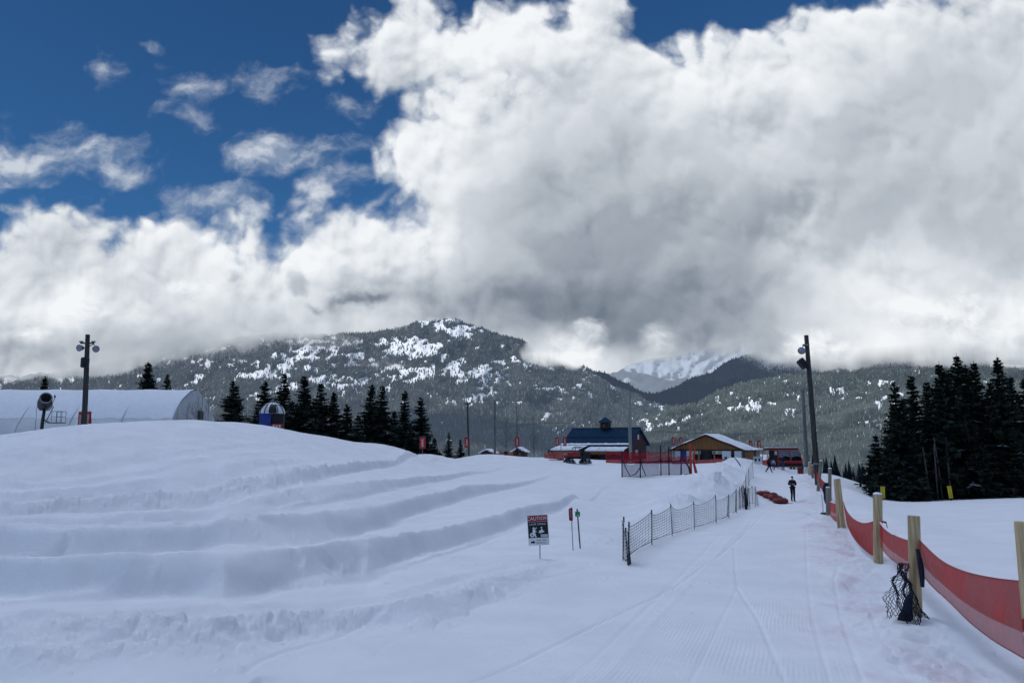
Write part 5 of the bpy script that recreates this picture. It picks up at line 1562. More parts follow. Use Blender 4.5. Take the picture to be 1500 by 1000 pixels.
# dark cloth hanging at the tall grey post
b0 = P(1211.5, 737, 44.5); mb = MB(); vs = []
for j in range(9):
    for i in range(9):
        a = i / 8 * 2 * PI; q_ = j / 8
        r_ = (.10 + .10 * math.sin(PI * q_) ** .7) * (1 + .2 * math.sin(i * 2.1 + j)); vs.append((r_ * math.cos(a), r_ * .7 * math.sin(a), 1.2 * q_))
mb.add(vs, [(j * 9 + i, j * 9 + i + 1, (j + 1) * 9 + i + 1, (j + 1) * 9 + i) for j in range(8) for i in range(8)])
o_ = mb.build('hanging_cloth', M_NAVY, None, True, loc=b0); tag(o_, 'dark navy cloth bundle hanging from the tall grey fence post', 'cloth')
b0 = G(1205.5, 38, 740)
t = thing('fence_stake', 'thin leaning stake with dark foot beside the short grey post', 'post', b0)
MB().tube([(0, 0, -.1), (-.03, 0, 1.0)], .025, 6).build('shaft', M_DWHITE, t); MB().box((.06, 0, .05), (.35, .14, .12)).build('foot', M_BLACK, t)

# navy net bundle heaped against the post
b0 = P(1336, 902, 10.1)
t = thing('net_bundle', 'crumpled navy net heaped round the foot of the second tan post', 'net', b0)
s = mpp(10.1)
rr = random.Random(5)
def drape(u, v):
    """u across 0..1, v up 0..1 : spreading skirt of net"""
    w = (1 - v) ** .8
    xl = -40 * s * w - 2 * s * (1 - w); xr = 8 * s * w + 5 * s
    x = xl + (xr - xl) * u
    z = v * 72 * s - .02 + .04 * math.sin(u * 9) * (1 - v)
    y = -.10 + .24 * min(1, v * 2.2) - .16 * math.sin(PI * u) * w + .05 * math.sin(u * 17 + v * 6) + .03 * math.sin(v * 21 + u * 5)
    return Vector((x + .02 * math.sin(v * 15 + u * 8), y, z))
mb = MB()
nu, nv = 20, 17
for i in range(-nv, nu + nv):
    for sgn in (1, -1):
        pts_ = []
        for k in range(nv + 1):
            u = (i + sgn * k * .55) / nu
            if -.02 <= u <= 1.02 and not (.80 < u and k / nv > .75):
                p = drape(u, k / nv); pts_.append(p + Vector((rr.uniform(-1, 1), rr.uniform(-1, 1), rr.uniform(-1, 1))) * .012)
        if len(pts_) > 1: mb.tube(pts_, .0042, 4, False)
mb.build('net_mesh', M_NET, t)
mb = MB(); vs = []
for j in range(13):
    for i in range(9):
        q_ = j / 12; u = i / 8
        wl = (19 * (1 - q_) ** .8 + 3) * s; x0_ = -21 * s * (1 - q_) ** .8 - 5 * s
        vs.append((x0_ + wl * u, -.09 - .07 * math.sin(PI * u) + .015 * math.sin(i * 2 + j), q_ * 40 * s - .03))
mb.add(vs, [(j * 9 + i, j * 9 + i + 1, (j + 1) * 9 + i + 1, (j + 1) * 9 + i) for j in range(12) for i in range(8)])
mb.build('folded_core', M_NAVY, t, True)
mb = MB(); vs = []
for j in range(13):
    for i in range(9):
        q_ = j / 12; a = i / 8 * PI
        r_ = (3.2 + 3.0 * math.sin(PI * min(1, q_ * 1.1)) ) * s
        vs.append((15 * s + r_ * (1 - math.cos(a)) * .62 - 3 * s * q_, .0 - .05 * math.sin(a), 40 * s + q_ * 52 * s))
mb.add(vs, [(j * 9 + i, j * 9 + i + 1, (j + 1) * 9 + i + 1, (j + 1) * 9 + i) for j in range(12) for i in range(8)])
mb.build('hanging_fold', M_NAVY, t, True)

# ------------------------------------------------------------------ snow tubes
def snow_tube(label, px, py, d, rz_, tx_=0.0, ty_=0.0, lift=0.0):
    g = G(px, d, py)
    t = thing('snow_tube', label, 'snow tube', g + Vector((0, 0, lift)), rz_, 'red snow tubes dragged along the walkway')
    t.rotation_euler = (tx_, ty_, rz_)
    R, r = .36, .175
    vs = []; n, m = 28, 12; fs = []; mi = []
    for i in range(n):
        a = i * 2 * PI / n
        for j in range(m):
            b = j * 2 * PI / m
            q_ = R + r * math.cos(b) * (1 + .02 * math.sin(6 * a))
            vs.append((q_ * math.cos(a), q_ * math.sin(a), r + r * math.sin(b)))
    for i in range(n):
        for j in range(m):
            fs.append((i * m + j, ((i + 1) % n) * m + j, ((i + 1) % n) * m + (j + 1) % m, i * m + (j + 1) % m)); mi.append(1 if 6 <= j < 12 and j not in (6, 11) else 0)
    MB()
    mb = MB(); mb.vs = vs; mb.fs = fs; mb.mi = mi
    mb.build('ring', [mat('tube_red', (.17, .018, .020), .55, .25, 3), M_BLACK], t, True)
    MB().lathe([(.001, .10), (.2, .10), (.27, .12)], 20).build('seat_floor', M_BLACK, t, True)
    for sg in (-1, 1):
        MB().tube([(sg * (R + .02), -.14, .345), (sg * (R + .03), -.07, .39), (sg * (R + .03), .07, .39), (sg * (R + .02), .14, .345)], .016, 6).build('handle', M_BLACK, t)
    MB().tube([(0, -.52, .18), (.12, -.62, .08), (.3, -.7, .03), (.5, -.66, .03)], .012, 5).build('tow_rope', M_BLACK, t)
snow_tube('front red snow tube lying beside the walking person', 1143, 731, 53.6, .3)
snow_tube('third red snow tube in the string, leaning on the front one', 1135.5, 727, 54.6, 1.1, .12, -.10, .05)
snow_tube('second red snow tube in the string from the left', 1128.5, 725, 55.6, 2.0, -.12, .08, .04)
snow_tube('leftmost red snow tube at the tail of the string', 1118.5, 723, 56.4, .8)

# ------------------------------------------------------------------ people
def skin_mesh(name, verts, edges, radii, m_, parent, root=0, sub=1):
    me = bpy.data.meshes.new(name); me.from_pydata([tuple(v) for v in verts], edges, [])
    ob = bpy.data.objects.new(name, me); COL.objects.link(ob)
    ob.modifiers.new('Skin', 'SKIN')
    sv = me.skin_vertices[0].data
    for i, r in enumerate(radii):
        rx = r if isinstance(r, tuple) else (r, r)
        sv[i].radius = rx; sv[i].use_root = (i == root)
    ss = ob.modifiers.new('Subdivision', 'SUBSURF'); ss.levels = sub; ss.render_levels = sub
    bpy.context.view_layer.update()
    dg = bpy.context.evaluated_depsgraph_get()
    m2 = bpy.data.meshes.new_from_object(ob.evaluated_get(dg))
    bpy.data.objects.remove(ob); bpy.data.meshes.remove(me)
    m2.materials.clear(); m2.materials.append(m_)
    m2.polygons.foreach_set('use_smooth', [True] * len(m2.polygons))
    o = bpy.data.objects.new(name, m2); COL.objects.link(o)
    if parent is not None: o.parent = parent
    return o

def person(label, loc, rz_, J, cols, height=1.75, hood=False, group=None):
    """J: joint overrides on a standing skeleton that faces -y; cols: jacket, trousers, hat"""
    S = {'pelvis': (0, 0, .95), 'waist': (0, 0, 1.08), 'chest': (0, 0, 1.30), 'neck': (0, 0, 1.49), 'chin': (0, -.025, 1.56), 'head': (0, -.02, 1.655), 'crown': (0, 0, 1.72), 'nose': (0, -.11, 1.635),
         'sL': (.17, 0, 1.42), 'eL': (.24, .02, 1.14), 'wL': (.24, -.06, .90), 'sR': (-.17, 0, 1.42), 'eR': (-.24, .02, 1.14), 'wR': (-.24, -.06, .90),
         'hL': (.095, 0, .92), 'kL': (.10, -.02, .50), 'aL': (.10, .02, .09), 'tL': (.11, -.15, .04), 'hR': (-.095, 0, .92), 'kR': (-.10, -.02, .50), 'aR': (-.10, .02, .09), 'tR': (-.11, -.15, .04)}
    S.update(J); k = height / 1.75
    V_ = {n: Vector(v) * k for n, v in S.items()}
    t = thing('person', label, 'person', loc, rz_, group)
    vs = []; ed = []; rad = []; idx = {}
    def add(n, p, r): idx[n] = len(vs); vs.append(p); rad.append(r if isinstance(r, tuple) else r * k)
    for n, r in (('pelvis', .11), ('waist', .10), ('chest', .125), ('neck', .05), ('chin', .06), ('head', .088), ('crown', .06), ('nose', .016),
                 ('sL', .055), ('eL', .04), ('wL', .028), ('sR', .055), ('eR', .04), ('wR', .028), ('hL', .085), ('kL', .055), ('aL', .04), ('tL', .035), ('hR', .085), ('kR', .055), ('aR', .04), ('tR', .035)):
        add(n, V_[n], r)
    for a, b in (('pelvis', 'waist'), ('waist', 'chest'), ('chest', 'neck'), ('neck', 'chin'), ('chin', 'head'), ('head', 'crown'), ('head', 'nose'), ('chest', 'sL'), ('sL', 'eL'), ('eL', 'wL'), ('chest', 'sR'), ('sR', 'eR'), ('eR', 'wR'),
                 ('pelvis', 'hL'), ('hL', 'kL'), ('kL', 'aL'), ('aL', 'tL'), ('pelvis', 'hR'), ('hR', 'kR'), ('kR', 'aR'), ('aR', 'tR')):
        ed.append((idx[a], idx[b]))
    for sd in 'LR':
        w = V_['w' + sd]; dr = (w - V_['e' + sd]).normalized()
        sdv = dr.cross(Vector((0, 1, 0.2))); sdv = sdv.normalized() if sdv.length > 1e-3 else Vector((1, 0, 0))
        pm = w + dr * .07 * k; add('p' + sd, pm, .03); ed.append((idx['w' + sd], idx['p' + sd]))
        for f_ in range(4):
            b = pm + sdv * (f_ - 1.5) * .018 * k + dr * .03 * k; c_ = b + dr * (.045, .055, .05, .038)[f_] * k + Vector((0, -.015, -.01)) * k
            add('f%s%d' % (sd, f_), b, .009); add('g%s%d' % (sd, f_), c_, .008)
            ed += [(idx['p' + sd], idx['f%s%d' % (sd, f_)]), (idx['f%s%d' % (sd, f_)], idx['g%s%d' % (sd, f_)])]
        b = w + dr * .03 * k + sdv * .045 * k; add('th' + sd, b, .010); ed.append((idx['w' + sd], idx['th' + sd]))
    skin_mesh('body', vs, ed, [r if isinstance(r, tuple) else (r, r) for r in rad], M_SKIN, t, 0)
    n = ['pelvis', 'waist', 'chest', 'neck', 'sL', 'eL', 'wL', 'sR', 'eR', 'wR']
    r = [.155, .145, .165, .075, .085, .068, .05, .085, .068, .05]
    pp = [V_[q_] for q_ in n]; pp[0] = V_['pelvis'] + Vector((0, 0, -.02)) * k
    jk = skin_mesh('jacket', pp, [(0, 1), (1, 2), (2, 3), (2, 4), (4, 5), (5, 6), (2, 7), (7, 8), (8, 9)], [(q_ * k, q_ * k * (1 if i_ > 3 else .80)) for i_, q_ in enumerate(r)], cols[0], t, 0)
    n = ['pelvis', 'hL', 'kL', 'aL', 'hR', 'kR', 'aR']; r = [.14, .105, .078, .062, .105, .078, .062]
    skin_mesh('trousers', [V_[q_] for q_ in n], [(0, 1), (1, 2), (2, 3), (0, 4), (4, 5), (5, 6)], [(q_ * k, q_ * k) for q_ in r], cols[1], t, 0)
    for sd in 'LR':
        skin_mesh('boot', [V_['a' + sd] + Vector((0, 0, .07)) * k, V_['a' + sd], V_['t' + sd]], [(0, 1), (1, 2)], [(.06 * k, .06 * k), (.062 * k, .062 * k), (.045 * k, .05 * k)], M_BLACK, t, 0)
    hd = V_['head']
    skin_mesh('hat', [hd + Vector((0, .03, -.02)) * k, hd + Vector((0, .02, .05)) * k, hd + Vector((0, .01, .10)) * k], [(0, 1), (1, 2)], [(.098 * k, .098 * k), (.10 * k, .10 * k), (.06 * k, .06 * k)], cols[2], t, 0)
    if hood: skin_mesh('hood', [V_['neck'] + Vector((0, .06, 0)), hd + Vector((0, .06, -.03)), hd + Vector((0, .04, .06))], [(0, 1), (1, 2)], [(.10, .09), (.105, .08), (.08, .07)], cols[0], t, 0)
    return t
M_JN = mat('navy_jacket', (.012, .016, .04), .8, .3, 6); M_JB = mat('black_jacket', (.012, .012, .014), .8, .3, 6); M_TB = mat('black_trousers', (.010, .010, .014), .85, .3, 6)
M_JBL = mat('blue_jacket', (.03, .05, .13), .8, .2, 6); M_JPALE = mat('pale_jacket', (.30, .36, .46), .8, .2, 6); M_HATL = mat('beige_hat', (.32, .27, .22), .9, .2, 6)
walk = {'kL': (.09, -.16, .50), 'aL': (.09, -.24, .10), 'tL': (.09, -.42, .08), 'kR': (-.09, .10, .49), 'aR': (-.09, .36, .13), 'tR': (-.09, .22, .05), 'hL': (.09, 0, .92)}
t = person('person in dark navy jacket walking with hands held together beside the red tubes', G(1162, 54, 735), 0,
       {'eL': (.27, .04, 1.16), 'wL': (.06, -.22, 1.17), 'eR': (-.27, .04, 1.16), 'wR': (-.07, -.21, 1.20), 'head': (0, -.05, 1.645), 'crown': (0, -.02, 1.71), 'chin': (0, -.05, 1.55), 'nose': (0, -.14, 1.62),
        'kL': (.07, -.06, .5), 'aL': (.05, -.08, .09), 'tL': (.06, -.25, .04), 'kR': (-.07, .0, .49), 'aR': (-.05, .14, .12), 'tR': (-.06, 0, .04)}, (M_JN, M_TB, M_HAIR), 1.80)
person('person in black with beige hat striding right near the red cabin', G(1127, 81, 694), math.radians(75), dict(walk, **{'wL': (.2, .16, .92), 'eL': (.22, .1, 1.15), 'wR': (-.16, -.2, 1.0)}), (M_JB, M_TB, M_HATL), 1.80)
person('small figure in pale blue clothes just behind the striding person', G(1133.5, 84, 690), math.radians(160), {}, (M_JPALE, M_JBL, M_JN), 1.25)
person('person in dark blue leaning against the red cabin window', G(1147, 88, 684), math.radians(170), {'eL': (.34, -.12, 1.30), 'wL': (.22, -.36, 1.36), 'eR': (-.34, -.12, 1.30), 'wR': (-.22, -.36, 1.36), 'kL': (.12, -.02, .5), 'kR': (-.06, .03, .5)}, (M_JN, M_JBL, M_HAIR), 1.80)
t = person('skier in blue jacket standing below the third red banner', G(757, 108, 668), math.radians(100), {'kL': (.09, -.12, .52), 'wL': (.25, -.30, 1.0), 'wR': (-.25, -.30, 1.0)}, (M_JBL, M_TB, M_JN), 1.75)
for sx_, n_l in ((-.09, 0), (.10, 1)): MB().box((sx_, -.1, .02), (.09, 1.65, .02)).build('ski', M_BLACK, t)
for sx_ in (-.28, .28): MB().tube([(sx_, -.36, 1.02), (sx_ * 1.1, -.50, .0)], .012, 5).build('ski_pole', M_DSTEEL, t)
person('dark figure sitting low in the snow left of the skier', G(740.5, 108, 668), math.radians(20), {'pelvis': (0, 0, .30), 'waist': (0, -.02, .44), 'chest': (0, -.05, .66), 'neck': (0, -.08, .84), 'chin': (0, -.12, .90), 'head': (0, -.12, .99), 'crown': (0, -.1, 1.06), 'nose': (0, -.22, .97),
       'sL': (.17, -.05, .78), 'eL': (.26, -.14, .56), 'wL': (.18, -.34, .50), 'sR': (-.17, -.05, .78), 'eR': (-.26, -.14, .56), 'wR': (-.18, -.34, .50), 'hL': (.1, -.05, .26), 'hR': (-.1, -.05, .26), 'kL': (.14, -.42, .48), 'kR': (-.14, -.42, .48), 'aL': (.14, -.62, .10), 'aR': (-.14, -.62, .10), 'tL': (.14, -.8, .06), 'tR': (-.14, -.8, .06)}, (M_JB, M_TB, M_JB), 1.75)
person('dark figure bending forward beside the red pads left of the lodge', G(808.5, 101, 668), math.radians(-80), {'waist': (0, -.10, 1.05), 'chest': (0, -.32, 1.16), 'neck': (0, -.48, 1.18), 'chin': (0, -.55, 1.14), 'head': (0, -.62, 1.12), 'crown': (0, -.69, 1.12), 'nose': (0, -.66, 1.03),
       'sL': (.17, -.42, 1.12), 'sR': (-.17, -.42, 1.12), 'eL': (.2, -.46, .84), 'eR': (-.2, -.46, .84), 'wL': (.14, -.55, .62), 'wR': (-.14, -.55, .62), 'kL': (.13, -.1, .5), 'kR': (-.13, .04, .5), 'aL': (.15, -.02, .1), 'aR': (-.15, .12, .1), 'tL': (.15, -.2, .05), 'tR': (-.15, -.05, .05)}, (M_JN, M_TB, M_JB), 1.75)

# ------------------------------------------------------------------ tracked utility vehicle
b0 = G(846, 92, 680)
uv = thing('tracked_buggy', 'red tracked utility buggy with tan canopy and black tracks before the lodge', 'buggy', b0, math.radians(12))
def hull(name, poly, y0_, w_, m_, parent=uv): return MB().prism(poly, w_, Matrix.Translation((0, y0_, 0))).build(name, m_, parent)
o_ = hull('body', [(-1.55, .75), (-1.5, 1.05), (-.7, 1.22), (-.55, .95), (.45, .92), (.5, 1.1), (1.45, 1.1), (1.5, .7), (-1.4, .6)], -.7, 1.4, M_BLACK); bevel_mesh(o_, .03)
o_ = hull('hood', [(-1.62, .98), (-1.58, 1.18), (-.62, 1.42), (-.6, 1.16)], -.74, 1.48, M_RED); bevel_mesh(o_, .03)
MB().box((1.0, 0, 1.22), (.98, 1.4, .28)).build('cargo_bed', M_BLACK, uv)
for y in (-.66, .66):
    MB().tube([(-.62, y, 1.15), (-.42, y, 1.92), (.5, y, 1.98), (.55, y, 1.0)], .04, 6).build('roll_cage', M_BLACK, uv)
cn = MB(); nn = 8; vs = []
for i in range(nn + 1):
    for j in range(5):
        x = -.62 + 1.3 * i / nn; vs.append((x, -.8 + .4 * j, 1.95 + .10 * math.sin(PI * i / nn) + .05 * math.sin(PI * j / 4)))
cn.add(vs, [(i * 5 + j, i * 5 + j + 1, (i + 1) * 5 + j + 1, (i + 1) * 5 + j) for i in range(nn) for j in range(4)])
cn.build('canopy', mat('tan_canvas', (.12, .10, .06), .8, .2, 2), uv, True)
MB().box((.15, .0, 1.05), (.5, 1.2, .14)).box((.36, 0, 1.4), (.12, 1.2, .6)).build('seat', M_BLACK, uv)
MB().lathe([(.15, -.015), (.17, 0), (.15, .015)], 14, Matrix.Translation((-.3, -.3, 1.4)) @ Matrix.Rotation(1.1, 4, 'Y')).build('steering_wheel', M_BLACK, uv)
for sx_ in (-1.05, 1.0):
    for sy in (-.72, .72):
        poly = [(-.58, .10), (-.42, 0), (.42, 0), (.60, .12), (.52, .3), (.12, .72), (-.1, .72), (-.52, .3)]
        q_ = MB().prism([(x + sx_, z) for x, z in poly], .34, Matrix.Translation((0, sy - .17, 0))).build('track', M_BLACK, uv); bevel_mesh(q_, .04)
        for wx, wz, wr in ((-.38, .17, .13), (0, .16, .13), (.38, .17, .13), (0, .5, .17)):
            MB().lathe([(.02, -.19), (wr, -.185), (wr, .185), (.02, .19)], 12, Matrix.Translation((sx_ + wx, sy, wz)) @ Matrix.Rotation(PI / 2, 4, 'X')).build('track_wheel', M_STEEL, q_)
for y in (-.45, .45): MB().lathe([(.01, 0), (.09, .0), (.11, -.06)], 12, Matrix.Translation((-1.6, y, 1.08)) @ Matrix.Rotation(-PI / 2, 4, 'Y')).build('headlight', M_DWHITE, uv)
b0 = G(811, 96, 672)
for (px, d, w_, m_, lb) in [(818, 96, 2.6, mat('faded_red_pad', (.45, .10, .09)), 'long low red pad lying in the snow left of the tracked buggy'), (840, 90.5, 1.5, M_RED, 'short red pad right in front of the tracked buggy hood')]:
    p = G(px, d, 668); p.z = P(px, 668, d).z
    o_ = MB().box((0, 0, .22), (w_, .5, .5)).build('crash_pad', m_, None, loc=p); bevel_mesh(o_, .1); tag(o_, lb, 'pad')
p = G(812, 93, 675); mb = MB()
vs = []
for i in range(21):
    for j in range(7):
        x = -1.1 + 2.3 * i / 20; y = -.3 + .6 * j / 6
        vs.append((x, y, .06 + (.28 * math.exp(-((x - .75) / .35) ** 2) + .07 * math.exp(-((x + .4) / .6) ** 2)) * math.sin(PI * j / 6) * (1 + .3 * math.sin(i * 2.3 + j))))
mb.add(vs, [(i * 7 + j, i * 7 + j + 1, (i + 1) * 7 + j + 1, (i + 1) * 7 + j) for i in range(20) for j in range(6)])
o_ = mb.build('gear_heap', M_BLACK, None, True, loc=p); tag(o_, 'low black heap of gear lying in the snow left of the tracked buggy', 'gear')

# ------------------------------------------------------------------ A-board and panels in the snow bank
b0 = G(1111, 84, 682)
t = thing('sandwich_board', 'white board with two dark blue squares standing by the path before the red cabin', 'sign', b0, math.radians(8)); 
q_ = MB().box((0, 0, .45), (.95, .05, .8)).build('board', M_WHITE, t); q_.rotation_euler = (math.radians(-14), 0, 0)
for x in (-.25, .18): MB().box((x, -.035, .52), (.26 if x < 0 else .2, .02, .36)).build('printed_square', M_NAVY, q_)
q_ = MB().box((0, .28, .42), (.95, .04, .8)).build('back_board', M_DWHITE, t); q_.rotation_euler = (math.radians(14), 0, 0)
for (px, lb) in ((1047, 'left one of two white boards stuck upright in the snow bank'), (1053, 'right one of two white boards stuck upright in the snow bank')):
    p = G(px, 49, 702); p.z = P(px, 703, 49).z
    o_ = MB().box((0, 0, .25), (.19, .05, .62)).build('white_board', mat('bright_white', (.90, .90, .90), .5, .03), None, loc=p); o_.rotation_euler = (math.radians(-8), math.radians(14), 0)
    tag(o_, lb, 'board', 'white boards in the snow bank')
p = G(1081, 80, 678); p.z = P(1081, 681, 80).z
o_ = MB().tube([(-.28, 0, .75), (0, -.05, .35), (.25, -.05, -.1)], [.05, .06, .05], 6).build('plank', M_DSTEEL, None, loc=p); tag(o_, 'dark plank sticking out of the snow heap by the shelter', 'plank')
# ------------------------------------------------------------------ camera, sun, sky
cam = bpy.data.cameras.new('camera'); cam_o = bpy.data.objects.new('camera', cam); COL.objects.link(cam_o)
cam.sensor_width = 36; cam.sensor_fit = 'HORIZONTAL'; cam.lens = 36 * F / 1500
cam.clip_start = .05; cam.clip_end = 60000
cam_o.location = (0, 0, 0); cam_o.rotation_euler = (PI / 2 + PITCH, 0, 0)
SC.camera = cam_o

SUN_EL = math.radians(36); SUN_DIR_H = Vector((-.78, -.63, 0)).normalized()
sdir = (SUN_DIR_H * math.cos(SUN_EL) + Vector((0, 0, math.sin(SUN_EL)))).normalized()
sl = bpy.data.lights.new('sun', 'SUN'); sl.energy = 3.6; sl.angle = math.radians(.53); sl.color = (1, .95, .87)
so = bpy.data.objects.new('sun', sl); COL.objects.link(so)
so.rotation_euler = (-sdir).to_track_quat('-Z', 'Y').to_euler()

# cloud meshes added out of view up-sun, to shade the slope and hills
def add_shade_cloud(name, center, rx, ry, rz, seed, label):
    bm = bmesh.new(); bmesh.ops.create_icosphere(bm, subdivisions=5, radius=1)
    for v in bm.verts:
        c = v.co.copy()
        n = (float(fbm(c.x * 2 + 9, c.y * 2 + c.z * 1.3 + 4, 4, seed)) - .5)
        v.co = Vector((c.x * rx, c.y * ry, c.z * rz * (.35 if c.z < 0 else 1))) * (1 + .5 * n)
    me = bpy.data.meshes.new(name); bm.to_mesh(me); bm.free()
    me.polygons.foreach_set('use_smooth', [True] * len(me.polygons))
    me.materials.append(MATS['shade_cloud'])
    o = bpy.data.objects.new(name, me); COL.objects.link(o); o.location = center
    o['kind'] = 'structure'
    return o
mt, nt, out = new_mat('shade_cloud')
d_ = nt.new('ShaderNodeBsdfDiffuse'); t_ = nt.new('ShaderNodeBsdfTranslucent')
d_.inputs[0].default_value = (.9, .9, .92, 1); t_.inputs[0].default_value = (.85, .87, .92, 1)
mx = nt.new('ShaderNodeMixShader'); mx.inputs[0].default_value = .5
nt.l.new(d_.outputs[0], mx.inputs[1]); nt.l.new(t_.outputs[0], mx.inputs[2]); nt.l.new(mx.outputs[0], out.inputs[0])
def upsun(x, y, z, alt):
    k = (alt - z) / sdir.z
    return Vector((x, y, z)) + sdir * k
add_shade_cloud('shade_cloud', upsun(-5, 75, 0, 1000), 330, 360, 90, 5, '')
add_shade_cloud('shade_cloud', upsun(-60, 2050, 60, 1900), 620, 330, 120, 6, '')
add_shade_cloud('shade_cloud', upsun(900, 6600, 500, 4300), 1500, 1900, 300, 8, '')

wd = bpy.data.worlds.new('World'); SC.world = wd; wd.use_nodes = True
nt = NT(wd.node_tree); nt.n.clear()
out = nt.new('ShaderNodeOutputWorld')
sky = nt.new('ShaderNodeTexSky', sky_type='NISHITA')
sky.sun_disc = False; sky.sun_elevation = SUN_EL
sky.sun_rotation = math.atan2(SUN_DIR_H.x, SUN_DIR_H.y)
sky.air_density = 1.0; sky.dust_density = .3; sky.ozone_density = 2.5; sky.altitude = 700
bg1 = nt.new('ShaderNodeBackground')
nt.l.new(nt.v('MULTIPLY', sky.outputs[0], (.42, .92, 1.35)), bg1.inputs[0]); bg1.inputs[1].default_value = .058

gen = nt.new('ShaderNodeTexCoord').outputs['Generated']
gx, gy, gz = nt.sep(gen)
yc = nt.m('MAXIMUM', gy, .12)
U = nt.m('DIVIDE', gx, yc); V = nt.m('DIVIDE', gz, yc)
UV0 = nt.comb(U, V, 0)
def q(px, py):
    return ray(px, py)
PXU = 1 / F

def make_density():
    """node group: thickness of the clouds at a sky direction (U, V)"""
    g = bpy.data.node_groups.new('cloud_density', 'ShaderNodeTree')
    g.interface.new_socket('P', in_out='INPUT', socket_type='NodeSocketVector')
    g.interface.new_socket('H', in_out='OUTPUT', socket_type='NodeSocketFloat')
    t = NT(g)
    gi = t.new('NodeGroupInput'); go = t.new('NodeGroupOutput')
    p = gi.outputs[0]
    # slow warp so that outlines billow
    w1 = t.noise(p, 7.0, 3, .55, dim='2D')[1]
    w1 = t.v('SCALE', t.v('SUBTRACT', w1, (.5, .5, .5)), scale=.075)
    pw = t.v('MULTIPLY', t.v('ADD', p, w1), (1, 1, 0))
    BL = [(900, 330, 400, 330), (592, 75, 142, 108), (820, 80, 190, 125), (1420, 230, 430, 330), (1105, 150, 140, 118), (640, 265, 100, 110),
          (250, 500, 460, 185), (95, 440, 260, 135), (430, 440, 260, 135), (380, 395, 110, 62), (190, 400, 130, 105), (30, 380, 120, 75), (750, 540, 900, 165), (1250, 480, 420, 210), (540, 340, 110, 90), (560, 410, 150, 100), (700, 180, 160, 110)]
    acc = None
    for (x, y, rx, ry) in BL:
        cx, cy = q(x, y)
        dx, dy = rx * PXU, ry * PXU
        e = t.v('MULTIPLY', t.v('SUBTRACT', pw, (cx, cy, 0)), (1 / dx, 1 / dy, 0))
        dd = t.m('MULTIPLY', t.m('SUBTRACT', 1.0, t.v('LENGTH', e)), min(dx, dy))
        if acc is None: acc = dd
        else:
            nd = t.new('ShaderNodeMath', operation='SMOOTH_MAX')
            t.put(nd.inputs[0], acc); t.put(nd.inputs[1], dd); nd.inputs[2].default_value = .03
            acc = nd.outputs[0]
    acc = t.m('MINIMUM', acc, .16)
    # cauliflower heads + finer fraying
    w2 = t.noise(p, 24.0, 3, .6, dim='2D')[1]
    pw2_ = t.v('MULTIPLY', t.v('ADD', pw, t.v('SCALE', t.v('SUBTRACT', w2, (.5, .5, .5)), scale=.020)), (1, 1, 0))
    b1 = t.voro(pw, 9.0, 2.0, .5)
    b1 = t.m('SUBTRACT', .42, b1)
    b2 = t.m('SUBTRACT', .40, t.voro(pw2_, 30.0, 1.0, .5))
    pw2 = t.v('MULTIPLY', t.v('ADD', p, t.v('SCALE', t.v('SUBTRACT', w2, (.5, .5, .5)), scale=.030)), (1, 1, 0))
    n2 = t.noise(pw2, 8.0, 7, .54, dim='2D')[0]
    n2 = t.m('SUBTRACT', n2, .5)
    h = t.m('ADD', t.m('ADD', acc, .012), t.m('ADD', t.m('ADD', t.m('MULTIPLY', b2, .020), t.m('MULTIPLY', b1, .064)), t.m('MULTIPLY', n2, .105)))
    t.l.new(h, go.inputs[0])
    return g
DG = make_density()
def dens(p):
    nd = nt.new('ShaderNodeGroup'); nd.node_tree = DG
    nt.put(nd.inputs[0], p)
    return nd.outputs[0]
H0 = dens(UV0)
H1 = dens(nt.v('ADD', UV0, (-.006, .011, 0)))
H2 = dens(nt.v('ADD', UV0, (-.024, .040, 0)))
alpha = nt.mr(H0, -.010, .036)
# thin, frayed scraps floating in the blue
w3 = nt.noise(UV0, 9.0, 4, .6, dim='2D')[1]
pt = nt.v('ADD', UV0, nt.v('SCALE', nt.v('SUBTRACT', w3, (.5, .5, .5)), scale=.045))
TH = [(70, 232, 130, 34, .95), (165, 250, 60, 22, .8), (300, 125, 70, 26, .42), (370, 125, 70, 20, .5), (290, 165, 34, 20, .55), (235, 160, 34, 16, .5), (420, 225, 80, 36, .85), (470, 260, 60, 24, .7), (330, 292, 75, 22, .75), (152, 105, 24, 22, .45),
      (225, 73, 18, 7, .4), (510, 155, 44, 16, .45), (20, 306, 30, 9, .9), (90, 192, 60, 10, .28), (205, 228, 40, 14, .25)]
thin = None
for (x, y, rx, ry, k) in TH:
    cx, cy = q(x, y); rx *= 1.25; ry *= 1.35
    e = nt.v('MULTIPLY', nt.v('SUBTRACT', pt, (cx, cy, 0)), (F / rx, F / ry, 0))
    e = nt.m('MULTIPLY', nt.m('SUBTRACT', 1.15, nt.v('LENGTH', e)), k)
    thin = e if thin is None else nt.m('MAXIMUM', thin, e)
nth = nt.noise(nt.v('MULTIPLY', pt, (1, 1.5, 1)), 12.0, 7, .55, dim='2D')[0]
nth2 = nt.noise(nt.v('MULTIPLY', nt.v('ADD', pt, (-.006, .010, 0)), (1, 1.5, 1)), 12.0, 7, .55, dim='2D')[0]
tha = nt.m('MULTIPLY', nt.mr(nt.m('ADD', thin, nt.m('MULTIPLY', nt.m('SUBTRACT', nth, .5), 1.9)), .04, 1.15), .80)
